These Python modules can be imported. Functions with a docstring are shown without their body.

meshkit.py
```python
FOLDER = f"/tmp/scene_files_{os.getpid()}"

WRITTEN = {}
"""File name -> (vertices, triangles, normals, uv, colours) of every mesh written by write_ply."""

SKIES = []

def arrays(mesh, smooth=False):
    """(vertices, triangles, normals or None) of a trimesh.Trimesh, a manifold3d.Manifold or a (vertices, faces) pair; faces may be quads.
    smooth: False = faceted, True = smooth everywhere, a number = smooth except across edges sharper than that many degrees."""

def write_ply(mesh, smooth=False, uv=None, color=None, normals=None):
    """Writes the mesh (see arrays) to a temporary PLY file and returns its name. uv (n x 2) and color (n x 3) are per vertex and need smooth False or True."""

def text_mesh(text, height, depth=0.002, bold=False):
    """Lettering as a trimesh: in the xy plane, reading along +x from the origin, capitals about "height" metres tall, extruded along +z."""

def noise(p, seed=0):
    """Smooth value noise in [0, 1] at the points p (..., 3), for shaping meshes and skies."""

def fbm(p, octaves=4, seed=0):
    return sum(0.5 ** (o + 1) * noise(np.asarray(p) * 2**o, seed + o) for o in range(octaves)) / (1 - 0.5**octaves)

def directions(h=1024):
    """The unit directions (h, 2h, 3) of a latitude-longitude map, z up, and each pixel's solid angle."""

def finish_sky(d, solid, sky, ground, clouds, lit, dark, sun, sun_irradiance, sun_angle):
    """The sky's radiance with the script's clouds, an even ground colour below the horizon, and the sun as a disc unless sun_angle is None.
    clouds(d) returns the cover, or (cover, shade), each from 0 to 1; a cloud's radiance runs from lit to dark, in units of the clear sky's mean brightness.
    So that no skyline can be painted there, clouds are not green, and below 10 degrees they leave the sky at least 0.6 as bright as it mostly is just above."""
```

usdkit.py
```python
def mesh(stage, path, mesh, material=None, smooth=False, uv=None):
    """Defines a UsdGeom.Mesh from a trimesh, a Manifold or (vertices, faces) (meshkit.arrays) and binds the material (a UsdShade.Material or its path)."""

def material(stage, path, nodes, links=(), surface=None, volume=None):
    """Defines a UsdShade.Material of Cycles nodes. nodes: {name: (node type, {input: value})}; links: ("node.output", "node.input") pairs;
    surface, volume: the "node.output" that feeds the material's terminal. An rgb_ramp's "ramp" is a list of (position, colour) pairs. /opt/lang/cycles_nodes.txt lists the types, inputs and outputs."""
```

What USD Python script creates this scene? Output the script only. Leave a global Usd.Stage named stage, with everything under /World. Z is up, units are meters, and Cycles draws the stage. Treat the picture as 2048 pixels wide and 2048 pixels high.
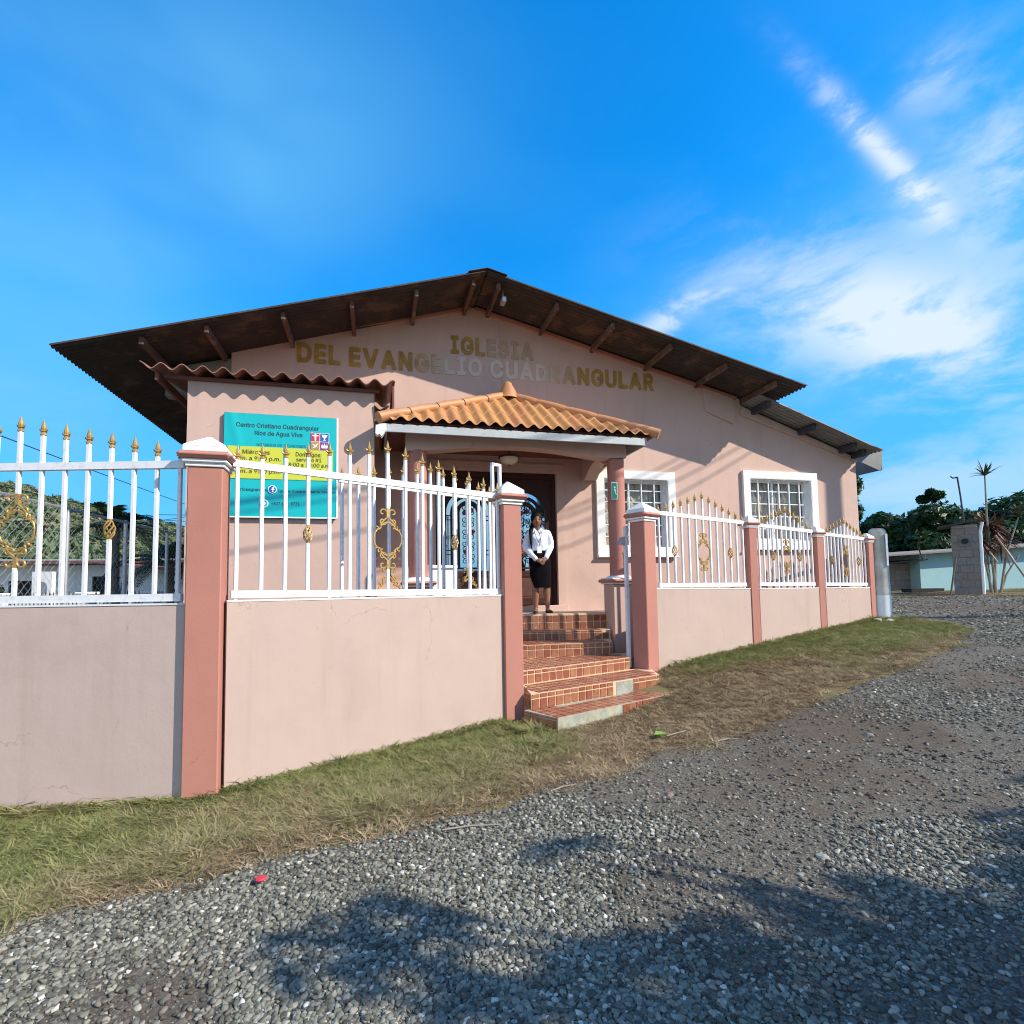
import math, random
import numpy as np, trimesh, usdkit, meshkit
import manifold3d as m3
from shapely.geometry import Polygon, Point, LineString, box as sbox
from shapely.ops import unary_union
from shapely import affinity
from pxr import Usd, UsdGeom, UsdLux, UsdShade, Gf, Sdf, Vt

stage = Usd.Stage.CreateInMemory()
UsdGeom.SetStageUpAxis(stage, UsdGeom.Tokens.z)
UsdGeom.SetStageMetersPerUnit(stage, 1.0)
world = UsdGeom.Xform.Define(stage, '/World')
stage.SetDefaultPrim(world.GetPrim())
UsdGeom.Scope.Define(stage, '/World/Looks')
rng = np.random.default_rng(7)
random.seed(7)
EYE = 1.55

# ---------------------------------------------------------------- camera
PITCH, ROLL = 0.0613232421, -0.0152525236
cam = UsdGeom.Camera.Define(stage, '/World/camera')
fwd = np.array([0, math.cos(PITCH), math.sin(PITCH)])
up0 = np.array([0, -math.sin(PITCH), math.cos(PITCH)])
rt = np.array([1.0, 0, 0]) * math.cos(ROLL) + up0 * math.sin(ROLL)
up = -np.array([1.0, 0, 0]) * math.sin(ROLL) + up0 * math.cos(ROLL)
M = np.eye(4)
M[0, :3], M[1, :3], M[2, :3], M[3, :3] = rt, up, -fwd, (0, 0, EYE)
cam.AddTransformOp().Set(Gf.Matrix4d(*M.ravel().tolist()))
APER = 36.0
cam.CreateHorizontalApertureAttr(APER)
cam.CreateVerticalApertureAttr(APER)
cam.CreateFocalLengthAttr(1035.0 / 2048 * APER)
cam.CreateHorizontalApertureOffsetAttr((1024 - 999.7) / 2048 * APER)
cam.CreateVerticalApertureOffsetAttr((1112.2 - 1024) / 2048 * APER)
cam.CreateClippingRangeAttr(Gf.Vec2f(0.05, 3000))
cam.CreateExposureAttr(0.72)

# ---------------------------------------------------------------- sun and sky
SUNV = np.array([1.542, -0.658, 1.22]); SUNV /= np.linalg.norm(SUNV)
sun = UsdLux.DistantLight.Define(stage, '/World/sun')
sun.CreateIntensityAttr(1.08)
sun.CreateAngleAttr(0.5)
sun.CreateNormalizeAttr(True) if hasattr(sun, 'CreateNormalizeAttr') else None
sun.CreateColorAttr(Gf.Vec3f(1.0, 0.915, 0.79))
zz = SUNV
xx = np.cross([0, 0, 1.0], zz); xx /= np.linalg.norm(xx)
yy = np.cross(zz, xx)
S = np.eye(4); S[0, :3], S[1, :3], S[2, :3] = xx, yy, zz
sun.AddTransformOp().Set(Gf.Matrix4d(*S.ravel().tolist()))


def sky_material():
    n, l = {}, []
    n['tc'] = ('texture_coordinate', {})
    V = 'tc.generated'
    n['sky'] = ('sky_texture', dict(sky_type='single_scattering', sun_disc=False, sun_elevation=math.asin(SUNV[2]),
                                    sun_rotation=math.atan2(SUNV[0], SUNV[1]), altitude=600.0, air_density=1.0, aerosol_density=0.12, ozone_density=2.5))
    n['sat'] = ('hsv', dict(hue=0.501, saturation=1.95, value=1.42, fac=1.0))
    l.append(('sky.color', 'sat.color'))
    # cloud texture
    n['map'] = ('mapping', dict(scale=(1.0, 1.0, 2.2)))
    l.append((V, 'map.vector'))
    n['nz'] = ('noise_texture', dict(scale=5.0, detail=9.0, roughness=0.60, distortion=0.25))
    l.append(('map.vector', 'nz.vector'))
    n['fine'] = ('noise_texture', dict(scale=14.0, detail=8.0, roughness=0.62, distortion=0.3))
    l.append(('map.vector', 'fine.vector'))
    n['soft'] = ('noise_texture', dict(scale=2.0, detail=3.0, roughness=0.45, distortion=0.2))
    l.append(('map.vector', 'soft.vector'))

    def ramp(name, src, a, b, lo, hi):
        n[name] = ('map_range', dict(range_type='smoothstep', from_min=a, from_max=b, to_min=lo, to_max=hi, clamp=True))
        l.append((src, name + '.value'))
        return name + '.result'
    veil_n = ramp('veiln', 'soft.fac', 0.34, 0.62, 0.30, 1.0)
    puff_n = ramp('puffn', 'nz.fac', 0.40, 0.60, 0.06, 1.0)
    wisp_n = ramp('wispn', 'fine.fac', 0.38, 0.60, 0.25, 1.0)

    def blob(i, c, axis, sa, sb, amp, tex):
        c = np.array(c, float); c /= np.linalg.norm(c)
        a = np.array(axis, float); a -= c * (a @ c); a /= np.linalg.norm(a)
        b = np.cross(c, a)
        k = f'b{i}'
        n[k + 'a'] = ('vector_math', dict(math_type='dot_product', vector2=tuple(a / sa)))
        n[k + 'b'] = ('vector_math', dict(math_type='dot_product', vector2=tuple(b / sb)))
        n[k + 'c'] = ('vector_math', dict(math_type='dot_product', vector2=tuple(c)))
        for q in 'abc':
            l.append((V, k + q + '.vector1'))
        n[k + 'a2'] = ('math', dict(math_type='multiply')); l.extend([(k + 'a.value', k + 'a2.value1'), (k + 'a.value', k + 'a2.value2')])
        n[k + 'b2'] = ('math', dict(math_type='multiply')); l.extend([(k + 'b.value', k + 'b2.value1'), (k + 'b.value', k + 'b2.value2')])
        n[k + 's'] = ('math', dict(math_type='add')); l.extend([(k + 'a2.value', k + 's.value1'), (k + 'b2.value', k + 's.value2')])
        n[k + 'm'] = ('math', dict(math_type='multiply', value2=-1.0)); l.append((k + 's.value', k + 'm.value1'))
        n[k + 'e'] = ('math', dict(math_type='exponent')); l.append((k + 'm.value', k + 'e.value1'))
        n[k + 'f'] = ('math', dict(math_type='greater_than', value2=0.0)); l.append((k + 'c.value', k + 'f.value1'))
        n[k + 'g'] = ('math', dict(math_type='multiply')); l.extend([(k + 'e.value', k + 'g.value1'), (k + 'f.value', k + 'g.value2')])
        n[k + 'h'] = ('math', dict(math_type='multiply')); l.extend([(k + 'g.value', k + 'h.value1'), (tex, k + 'h.value2')])
        n[k + 'o'] = ('math', dict(math_type='multiply', value2=amp)); l.append((k + 'h.value', k + 'o.value1'))
        return k + 'o.value'
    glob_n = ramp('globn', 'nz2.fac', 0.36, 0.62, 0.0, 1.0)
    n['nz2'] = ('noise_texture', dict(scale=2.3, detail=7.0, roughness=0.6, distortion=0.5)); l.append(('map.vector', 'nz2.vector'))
    def total(tag, outs):
        cur = outs[0]
        for i, o in enumerate(outs[1:]):
            n[f'{tag}{i}'] = ('math', dict(math_type='add')); l.extend([(cur, f'{tag}{i}.value1'), (o, f'{tag}{i}.value2')])
            cur = f'{tag}{i}.value'
        return cur
    thin = total('thin', [
        blob(0, (-0.46, 0.66, 0.595), (1, 0, 0.05), 0.36, 0.17, 0.80, veil_n),
        blob(1, (-0.66, 0.70, 0.33), (0.7, 0, -0.6), 0.40, 0.16, 0.70, veil_n),
        blob(10, (0.55, 0.76, 0.33), (1, -0.3, -0.2), 0.34, 0.20, 0.75, veil_n),
        blob(11, (0.62, 0.60, 0.52), (0.1, 0, -0.2), 0.20, 0.13, 0.45, veil_n)])
    cur = total('add', [
        blob(2, (0.502, 0.645, 0.572), (0.17, 0.019, -0.171), 0.120, 0.0135, 0.85, wisp_n),
        blob(12, (0.565, 0.655, 0.50), (0.17, 0.019, -0.171), 0.045, 0.026, 0.45, wisp_n),
        blob(3, (0.55, 0.74, 0.395), (0.16, -0.05, -0.09), 0.21, 0.085, 0.72, puff_n),
        blob(13, (0.61, 0.71, 0.35), (0.16, -0.05, -0.09), 0.15, 0.07, 0.42, puff_n),
        blob(4, (0.63, 0.59, 0.50), (0.1, 0.0, -0.15), 0.12, 0.06, 0.60, puff_n),
        blob(5, (0.529, 0.589, 0.611), (0.1, 0.0, 0.1), 0.035, 0.025, 0.40, wisp_n),
        blob(6, (0.62, 0.77, 0.14), (1, -0.6, 0), 0.26, 0.06, 0.42, puff_n),
        blob(7, (0.30, 0.84, 0.45), (1, -0.2, 0.5), 0.09, 0.022, 0.75, wisp_n),
        blob(8, (0.9, -0.2, 0.4), (0, 1, 0), 0.5, 0.2, 0.6, puff_n),
        blob(9, (-0.5, -0.75, 0.42), (1, -0.6, 0), 0.6, 0.2, 0.6, puff_n)])
    # white cloud added over the unseen sky to whiten shade, clear above the church
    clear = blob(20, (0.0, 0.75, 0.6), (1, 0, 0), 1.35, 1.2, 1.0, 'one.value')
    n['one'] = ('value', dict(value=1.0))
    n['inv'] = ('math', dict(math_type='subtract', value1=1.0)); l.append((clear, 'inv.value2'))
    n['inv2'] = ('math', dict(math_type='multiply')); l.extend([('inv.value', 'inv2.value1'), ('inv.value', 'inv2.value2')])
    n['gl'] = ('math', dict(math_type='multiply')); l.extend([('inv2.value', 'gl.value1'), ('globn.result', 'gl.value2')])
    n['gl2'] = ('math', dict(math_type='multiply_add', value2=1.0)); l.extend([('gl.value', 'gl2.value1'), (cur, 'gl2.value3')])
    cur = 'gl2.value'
    n['clt'] = ('clamp', dict(min=0.0, max=0.85)); l.append((thin, 'clt.value'))
    n['mixt'] = ('mix', dict(mix_type='mix', color2=VEIL)); l.extend([('clt.result', 'mixt.fac'), ('hor.color', 'mixt.color1')])
    # azure band round the horizon
    n['el'] = ('map_range', dict(range_type='smoothstep', from_min=0.0, from_max=0.62, to_min=0.88, to_max=0.0, clamp=True)); l.append(('sep.z', 'el.value'))
    n['hor'] = ('mix', dict(mix_type='mix', color2=(0.42, 1.75, 3.75))); l.extend([('el.result', 'hor.fac'), ('sat.color', 'hor.color1')])
    n['cl'] = ('clamp', dict(min=0.0, max=0.92)); l.append((cur, 'cl.value'))
    # pale band towards the horizon
    n['sep'] = ('separate_xyz', {}); l.append((V, 'sep.vector'))
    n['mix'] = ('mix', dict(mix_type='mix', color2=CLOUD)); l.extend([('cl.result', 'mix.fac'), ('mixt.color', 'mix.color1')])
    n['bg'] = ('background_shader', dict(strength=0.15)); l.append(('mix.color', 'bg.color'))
    return usdkit.material(stage, '/World/Looks/sky', n, l, surface='bg.background')


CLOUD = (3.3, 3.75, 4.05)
VEIL = (0.70, 2.35, 4.05)
sky = UsdLux.DomeLight.Define(stage, '/World/sky')
sky.CreateIntensityAttr(1.0)
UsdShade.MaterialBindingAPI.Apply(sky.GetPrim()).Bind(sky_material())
sky.GetPrim().SetCustomDataByKey('kind', 'structure')


# ---------------------------------------------------------------- helpers
class MB:
    """collects pieces that become one mesh"""
    def __init__(s):
        s.v, s.f, s.n = [], [], 0

    def add(s, v, f):
        v, f = np.asarray(v, float), np.asarray(f, int)
        if f.shape[1] == 4:
            f = np.vstack([f[:, [0, 1, 2]], f[:, [0, 2, 3]]])
        s.v.append(v); s.f.append(f + s.n); s.n += len(v)
        return s

    def tm(s, m):
        return s.add(m.vertices, m.faces)

    def box(s, x0, x1, y0, y1, z0, z1, bev=0.0):
        x0, x1 = min(x0, x1), max(x0, x1); y0, y1 = min(y0, y1), max(y0, y1); z0, z1 = min(z0, z1), max(z0, z1)
        if bev > 0:
            b = min(bev, (x1 - x0) * .45, (y1 - y0) * .45, (z1 - z0) * .45)
            P = []
            for x, sx in ((x0, 1), (x1, -1)):
                for y, sy in ((y0, 1), (y1, -1)):
                    for z, sz in ((z0, 1), (z1, -1)):
                        P += [(x, y + sy * b, z + sz * b), (x + sx * b, y, z + sz * b), (x + sx * b, y + sy * b, z)]
            h = m3.Manifold.hull_points(np.array(P, np.float64)).to_mesh()
            return s.add(h.vert_properties[:, :3], h.tri_verts)
        v = [(x, y, z) for x in (x0, x1) for y in (y0, y1) for z in (z0, z1)]
        f = [(0, 1, 3, 2), (4, 6, 7, 5), (0, 4, 5, 1), (2, 3, 7, 6), (0, 2, 6, 4), (1, 5, 7, 3)]
        return s.add(v, f)

    def tube(s, pts, r, sides=6, closed_ends=True):
        p = np.asarray(pts, float)
        n = len(p)
        t = np.gradient(p, axis=0); t /= np.linalg.norm(t, axis=1, keepdims=True) + 1e-12
        ref = np.array([0, 0, 1.0]) if abs(t[:, 2]).mean() < .8 else np.array([1.0, 0, 0])
        if np.ptp(p[:, 1]) < 1e-6 * max(1, np.ptp(p)) and np.ptp(p) > 0:
            ref = np.array([0, 1.0, 0])
        a = np.cross(t, ref); a /= np.linalg.norm(a, axis=1, keepdims=True) + 1e-12
        b = np.cross(t, a)
        r = np.broadcast_to(r, (n,))
        ang = np.arange(sides) * 2 * np.pi / sides
        v = p[:, None] + r[:, None, None] * (np.cos(ang)[None, :, None] * a[:, None] + np.sin(ang)[None, :, None] * b[:, None])
        i, j = np.meshgrid(np.arange(n - 1), np.arange(sides), indexing='ij')
        q = np.stack([i * sides + j, i * sides + (j + 1) % sides, (i + 1) * sides + (j + 1) % sides, (i + 1) * sides + j], -1).reshape(-1, 4)
        v = v.reshape(-1, 3)
        f = np.vstack([q[:, [0, 1, 2]], q[:, [0, 2, 3]]])
        if closed_ends:
            v = np.vstack([v, p[:1], p[-1:]])
            c0, c1 = n * sides, n * sides + 1
            jj = np.arange(sides)
            f = np.vstack([f, np.stack([np.full(sides, c0), (jj + 1) % sides, jj], 1), np.stack([np.full(sides, c1), (n - 1) * sides + jj, (n - 1) * sides + (jj + 1) % sides], 1)])
        return s.add(v, f)

    def lathe(s, prof, cx=0, cy=0, sides=24, rot=0.0, sq=1.0):
        prof = np.asarray(prof, float)
        ang = np.arange(sides) * 2 * np.pi / sides + rot
        v = np.concatenate([np.stack([cx + r * np.cos(ang) * sq, cy + r * np.sin(ang) * sq, np.full(sides, z)], 1) for r, z in prof])
        n = len(prof)
        i, j = np.meshgrid(np.arange(n - 1), np.arange(sides), indexing='ij')
        q = np.stack([i * sides + j, i * sides + (j + 1) % sides, (i + 1) * sides + (j + 1) % sides, (i + 1) * sides + j], -1).reshape(-1, 4)
        return s.add(v, q)

    def poly_xz(s, poly, y0, y1):
        """extrude a polygon given in (x, z) from y0 to y1"""
        for g in getattr(poly, 'geoms', [poly]):
            if g.is_empty or g.area < 1e-9:
                continue
            m = trimesh.creation.extrude_polygon(g, abs(y1 - y0), engine='earcut')
            v = np.stack([m.vertices[:, 0], max(y0, y1) - m.vertices[:, 2], m.vertices[:, 1]], 1)
            s.add(v, m.faces)
        return s

    def poly_yz(s, poly, x0, x1):
        for g in getattr(poly, 'geoms', [poly]):
            m = trimesh.creation.extrude_polygon(g, abs(x1 - x0), engine='earcut')
            s.add(np.stack([min(x0, x1) + m.vertices[:, 2], m.vertices[:, 0], m.vertices[:, 1]], 1), m.faces)
        return s

    def poly_xy(s, poly, z0, z1):
        for g in getattr(poly, 'geoms', [poly]):
            m = trimesh.creation.extrude_polygon(g, abs(z1 - z0), engine='earcut')
            s.add(m.vertices + [0, 0, min(z0, z1)], m.faces)
        return s

    def mesh(s):
        return np.vstack(s.v), np.vstack(s.f)


def numbered(parent, name):
    p, k = f'{parent}/{name}', 0
    while stage.GetPrimAtPath(p):
        k += 1
        p = f'{parent}/{name}_{k:03d}'
    return p


def cd(prim, **kw):
    for k, v in kw.items():
        if v is not None:
            prim.SetCustomDataByKey({'cat': 'category'}.get(k, k), v)
    return prim


def obj(name, mesh, mat, parent=None, smooth=False, **kw):
    base = str(parent.GetPath()) if parent is not None else '/World'
    if isinstance(mesh, MB):
        mesh = mesh.mesh()
    m = usdkit.mesh(stage, numbered(base, name), mesh, mat, smooth)
    return cd(m.GetPrim(), **kw)


def thing(name, label, cat, loc=(0, 0, 0), rot=0.0, group=None):
    x = UsdGeom.Xform.Define(stage, numbered('/World', name))
    x.AddTranslateOp().Set(Gf.Vec3d(*map(float, loc)))
    if rot:
        x.AddRotateZOp().Set(float(rot))
    return cd(x.GetPrim(), label=label, cat=cat, group=group)


def dup(src, loc, rot, label, group=None, scale=None):
    was = src.GetCustomData()
    x = UsdGeom.Xform.Define(stage, numbered('/World', src.GetName()))
    x.GetPrim().GetReferences().AddInternalReference(src.GetPath())
    x.GetPrim().SetInstanceable(True)
    x.ClearXformOpOrder()
    x.AddTranslateOp(opSuffix='c').Set(Gf.Vec3d(*map(float, loc)))
    x.AddRotateZOp(opSuffix='c').Set(float(rot))
    return cd(x.GetPrim(), label=label, cat=was['category'], group=group or was.get('group'))


def instancer(name, mesh_specs, pos, quat, scale, idx, parent=None, **kw):
    base = str(parent.GetPath()) if parent is not None else '/World'
    path = numbered(base, name)
    pi = UsdGeom.PointInstancer.Define(stage, path)
    targets = []
    for k, (mesh, mat, sm) in enumerate(mesh_specs):
        pp = f'{path}/kind_{k:03d}'
        usdkit.mesh(stage, pp, mesh, mat, sm)
        targets.append(Sdf.Path(pp))
    pi.CreatePrototypesRel().SetTargets(targets)
    pi.CreatePositionsAttr(Vt.Vec3fArray.FromNumpy(np.asarray(pos, np.float32)))
    q = np.asarray(quat, np.float32)
    pi.CreateOrientationsAttr(Vt.QuathArray([Gf.Quath(float(a), float(b), float(c), float(d)) for a, b, c, d in q]))
    pi.CreateScalesAttr(Vt.Vec3fArray.FromNumpy(np.asarray(scale, np.float32)))
    pi.CreateProtoIndicesAttr(Vt.IntArray.FromNumpy(np.asarray(idx, np.int32)))
    return cd(pi.GetPrim(), **kw)


def euler_quat(yaw, tx=None, ty=None):
    """w, x, y, z for a yaw about z after small tilts"""
    yaw = np.asarray(yaw, float)
    q = np.stack([np.cos(yaw / 2), 0 * yaw, 0 * yaw, np.sin(yaw / 2)], 1)
    if tx is not None:
        qa = np.stack([np.cos(tx / 2), np.sin(tx / 2), 0 * tx, 0 * tx], 1)
        qb = np.stack([np.cos(ty / 2), 0 * ty, np.sin(ty / 2), 0 * ty], 1)
        def mul(a, b):
            w1, x1, y1, z1 = a.T; w2, x2, y2, z2 = b.T
            return np.stack([w1*w2-x1*x2-y1*y2-z1*z2, w1*x2+x1*w2+y1*z2-z1*y2, w1*y2-x1*z2+y1*w2+z1*x2, w1*z2+x1*y2-y1*x2+z1*w2], 1)
        q = mul(mul(qa, qb), q)
    return q


# ---------------------------------------------------------------- materials
def srgb(r, g, b):
    c = np.array([r, g, b]) / 255.0
    return tuple(np.where(c < 0.04045, c / 12.92, ((c + 0.055) / 1.055) ** 2.4))


def sc(c, k):
    return tuple(np.clip(np.array(c) * k, 0, 1))


def plain(name, col, rough=0.5, metallic=0.0, var=0.12, scale=6.0, bump=0.0, bscale=60.0, spec=0.5, second=None, sscale=1.2, samt=0.5, space='geometry.position', coat=0.0, **extra):
    """principled colour with noise variation, blotches of a second tone and fine bump"""
    n = {'geo': ('geometry', {}), 'tc': ('texture_coordinate', {}), 'p': ('principled_bsdf', dict(roughness=rough, metallic=metallic, specular_ior_level=spec, coat_weight=coat, **extra))}
    V = 'geo.position' if space.startswith('geo') else 'tc.object'
    n['n1'] = ('noise_texture', dict(scale=scale, detail=6.0, roughness=0.6))
    n['r1'] = ('rgb_ramp', {'ramp': [(0.25, sc(col, 1 - var)), (0.5, col), (0.75, sc(col, 1 + var))]})
    l = [(V, 'n1.vector'), ('n1.fac', 'r1.fac')]
    out = 'r1.color'
    if second is not None:
        n['n2'] = ('noise_texture', dict(scale=sscale, detail=7.0, roughness=0.65, distortion=0.4))
        n['r2'] = ('map_range', dict(range_type='smoothstep', from_min=0.50, from_max=0.72, to_min=0.0, to_max=samt, clamp=True))
        n['mx'] = ('mix', dict(mix_type='mix', color2=second))
        l += [(V, 'n2.vector'), ('n2.fac', 'r2.value'), ('r2.result', 'mx.fac'), (out, 'mx.color1')]
        out = 'mx.color'
    l.append((out, 'p.base_color'))
    if bump > 0:
        n['n3'] = ('noise_texture', dict(scale=bscale, detail=4.0, roughness=0.6))
        n['b'] = ('bump', dict(strength=bump, distance=0.01))
        l += [(V, 'n3.vector'), ('n3.fac', 'b.height'), ('b.normal', 'p.normal')]
    return usdkit.material(stage, '/World/Looks/' + name, n, l, surface='p.BSDF')


def stained(name, col, stain, rough=0.85, amt=0.45, bump=0.14):
    """painted render: soft cloudy blotches, rain streaks, small scuffs"""
    n = {'geo': ('geometry', {}), 'p': ('principled_bsdf', dict(roughness=rough, specular_ior_level=0.25)),
         'n1': ('noise_texture', dict(scale=1.7, detail=8.0, roughness=0.65, distortion=0.5)),
         'r1': ('rgb_ramp', {'ramp': [(0.25, sc(col, 0.90)), (0.45, col), (0.7, sc(col, 1.06))]}),
         'mp': ('mapping', dict(scale=(5.0, 5.0, 0.35))),
         'n2': ('noise_texture', dict(scale=1.5, detail=6.0, roughness=0.6)),
         'r2': ('map_range', dict(range_type='smoothstep', from_min=0.50, from_max=0.78, to_min=0.0, to_max=amt, clamp=True)),
         'mx': ('mix', dict(mix_type='mix', color2=stain)),
         'n4': ('noise_texture', dict(scale=11.0, detail=5.0, roughness=0.7, distortion=1.2)),
         'r4': ('map_range', dict(range_type='smoothstep', from_min=0.68, from_max=0.80, to_min=0.0, to_max=0.55, clamp=True)),
         'mx2': ('mix', dict(mix_type='mix', color2=sc(stain, 0.75))),
         'wn': ('noise_texture', dict(scale=2.6, detail=5.0, roughness=0.6)), 'wv': ('vector_math', dict(math_type='multiply_add', vector2=(0.5, 0.5, 0.5))),
         'vc': ('voronoi_texture', dict(scale=0.75, feature='distance_to_edge')), 'vr': ('map_range', dict(from_min=0.0012, from_max=0.0045, to_min=0.32, to_max=0.0, clamp=True)),
         'cm': ('map_range', dict(range_type='smoothstep', from_min=0.52, from_max=0.60, to_min=0.0, to_max=1.0, clamp=True)), 'cf': ('math', dict(math_type='multiply')),
         'mx3': ('mix', dict(mix_type='mix', color2=sc(stain, 0.5))),
         'n3': ('noise_texture', dict(scale=70.0, detail=4.0, roughness=0.6)),
         'n5': ('noise_texture', dict(scale=4.0, detail=3.0, roughness=0.5)),
         'ad': ('math', dict(math_type='multiply_add', value2=4.0)),
         'b': ('bump', dict(strength=bump, distance=0.006))}
    l = [('geo.position', 'n1.vector'), ('n1.fac', 'r1.fac'), ('geo.position', 'mp.vector'), ('mp.vector', 'n2.vector'), ('n2.fac', 'r2.value'),
         ('r2.result', 'mx.fac'), ('r1.color', 'mx.color1'), ('geo.position', 'n4.vector'), ('n4.fac', 'r4.value'), ('r4.result', 'mx2.fac'), ('mx.color', 'mx2.color1'),
         ('geo.position', 'wn.vector'), ('wn.color', 'wv.vector1'), ('geo.position', 'wv.vector3'), ('wv.vector', 'vc.vector'), ('vc.distance', 'vr.value'), ('n1.fac', 'cm.value'), ('vr.result', 'cf.value1'), ('cm.result', 'cf.value2'),
         ('cf.value', 'mx3.fac'), ('mx2.color', 'mx3.color1'), ('mx3.color', 'p.base_color'), ('geo.position', 'n3.vector'), ('geo.position', 'n5.vector'), ('n5.fac', 'ad.value1'), ('n3.fac', 'ad.value3'), ('ad.value', 'b.height'), ('b.normal', 'p.normal')]
    return usdkit.material(stage, '/World/Looks/' + name, n, l, surface='p.BSDF')


def leafy(name, ramp, trans=0.35, rough=0.5):
    n = {'oi': ('object_info', {}), 'geo': ('geometry', {}), 'n': ('noise_texture', dict(scale=1.1, detail=3.0)),
         'm': ('mix_float', dict(fac=0.55, use_clamp=False)), 'r': ('rgb_ramp', {'ramp': ramp}), 'p': ('principled_bsdf', dict(roughness=rough, specular_ior_level=0.35)),
         't': ('translucent_bsdf', {}), 'tm': ('mix', dict(mix_type='multiply', fac=1.0, color2=(1.2, 1.3, 0.6))), 'x': ('mix_closure', dict(fac=trans))}
    l = [('geo.position', 'n.vector'), ('n.fac', 'm.a'), ('geo.random_per_island', 'm.b'), ('m.result', 'r.fac'), ('r.color', 'p.base_color'), ('r.color', 'tm.color1'), ('tm.color', 't.color'),
         ('p.BSDF', 'x.closure1'), ('t.BSDF', 'x.closure2')]
    return usdkit.material(stage, '/World/Looks/' + name, n, l, surface='x.closure')


def instcol(name, ramp, rough=0.8, bump=0.0, trans=0.0):
    """colour picked per instance"""
    n = {'oi': ('object_info', {}), 'geo': ('geometry', {}), 'tc': ('texture_coordinate', {}), 'r': ('rgb_ramp', {'ramp': ramp}),
         'n': ('noise_texture', dict(scale=90.0, detail=3.0)), 'v': ('map_range', dict(from_min=0.2, from_max=0.8, to_min=0.75, to_max=1.2)),
         'h': ('hsv', dict(hue=0.5, saturation=1.0, fac=1.0)), 'p': ('principled_bsdf', dict(roughness=rough, specular_ior_level=0.3))}
    l = [('oi.random', 'r.fac'), ('geo.position', 'n.vector'), ('n.fac', 'v.value'), ('v.result', 'h.value'), ('r.color', 'h.color'), ('h.color', 'p.base_color')]
    surf = 'p.BSDF'
    if trans:
        n['t'] = ('translucent_bsdf', {}); n['x'] = ('mix_closure', dict(fac=trans))
        l += [('h.color', 't.color'), ('p.BSDF', 'x.closure1'), ('t.BSDF', 'x.closure2')]
        surf = 'x.closure'
    return usdkit.material(stage, '/World/Looks/' + name, n, l, surface=surf)


PINK = (0.53, 0.370, 0.305)
m_pink = stained('pink_render', PINK, (0.36, 0.25, 0.20), amt=0.22)
m_lowwall = stained('pale_pink_wall', (0.425, 0.322, 0.272), (0.31, 0.22, 0.165), amt=0.3)
m_lowwall2 = stained('pale_pink_wall_left', (0.53, 0.402, 0.345), (0.38, 0.28, 0.22), amt=0.3)  # same wall paint, lightened here to make up for weaker sun on this section
m_rose = stained('rose_paint', (0.40, 0.175, 0.132), (0.30, 0.13, 0.10), rough=0.7, amt=0.2)
m_white = plain('white_metal_paint', (0.74, 0.745, 0.75), rough=0.42, var=0.06, scale=9.0, second=(0.42, 0.34, 0.27), sscale=17.0, samt=0.42)
m_whitew = plain('white_render', (0.76, 0.76, 0.74), rough=0.75, var=0.05, second=(0.45, 0.43, 0.38), sscale=3.0, samt=0.45, bump=0.25)
m_chan = plain('grey_white_channel', (0.40, 0.43, 0.43), rough=0.5, var=0.12, second=(0.30, 0.27, 0.24), sscale=6.0, samt=0.5)
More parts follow.
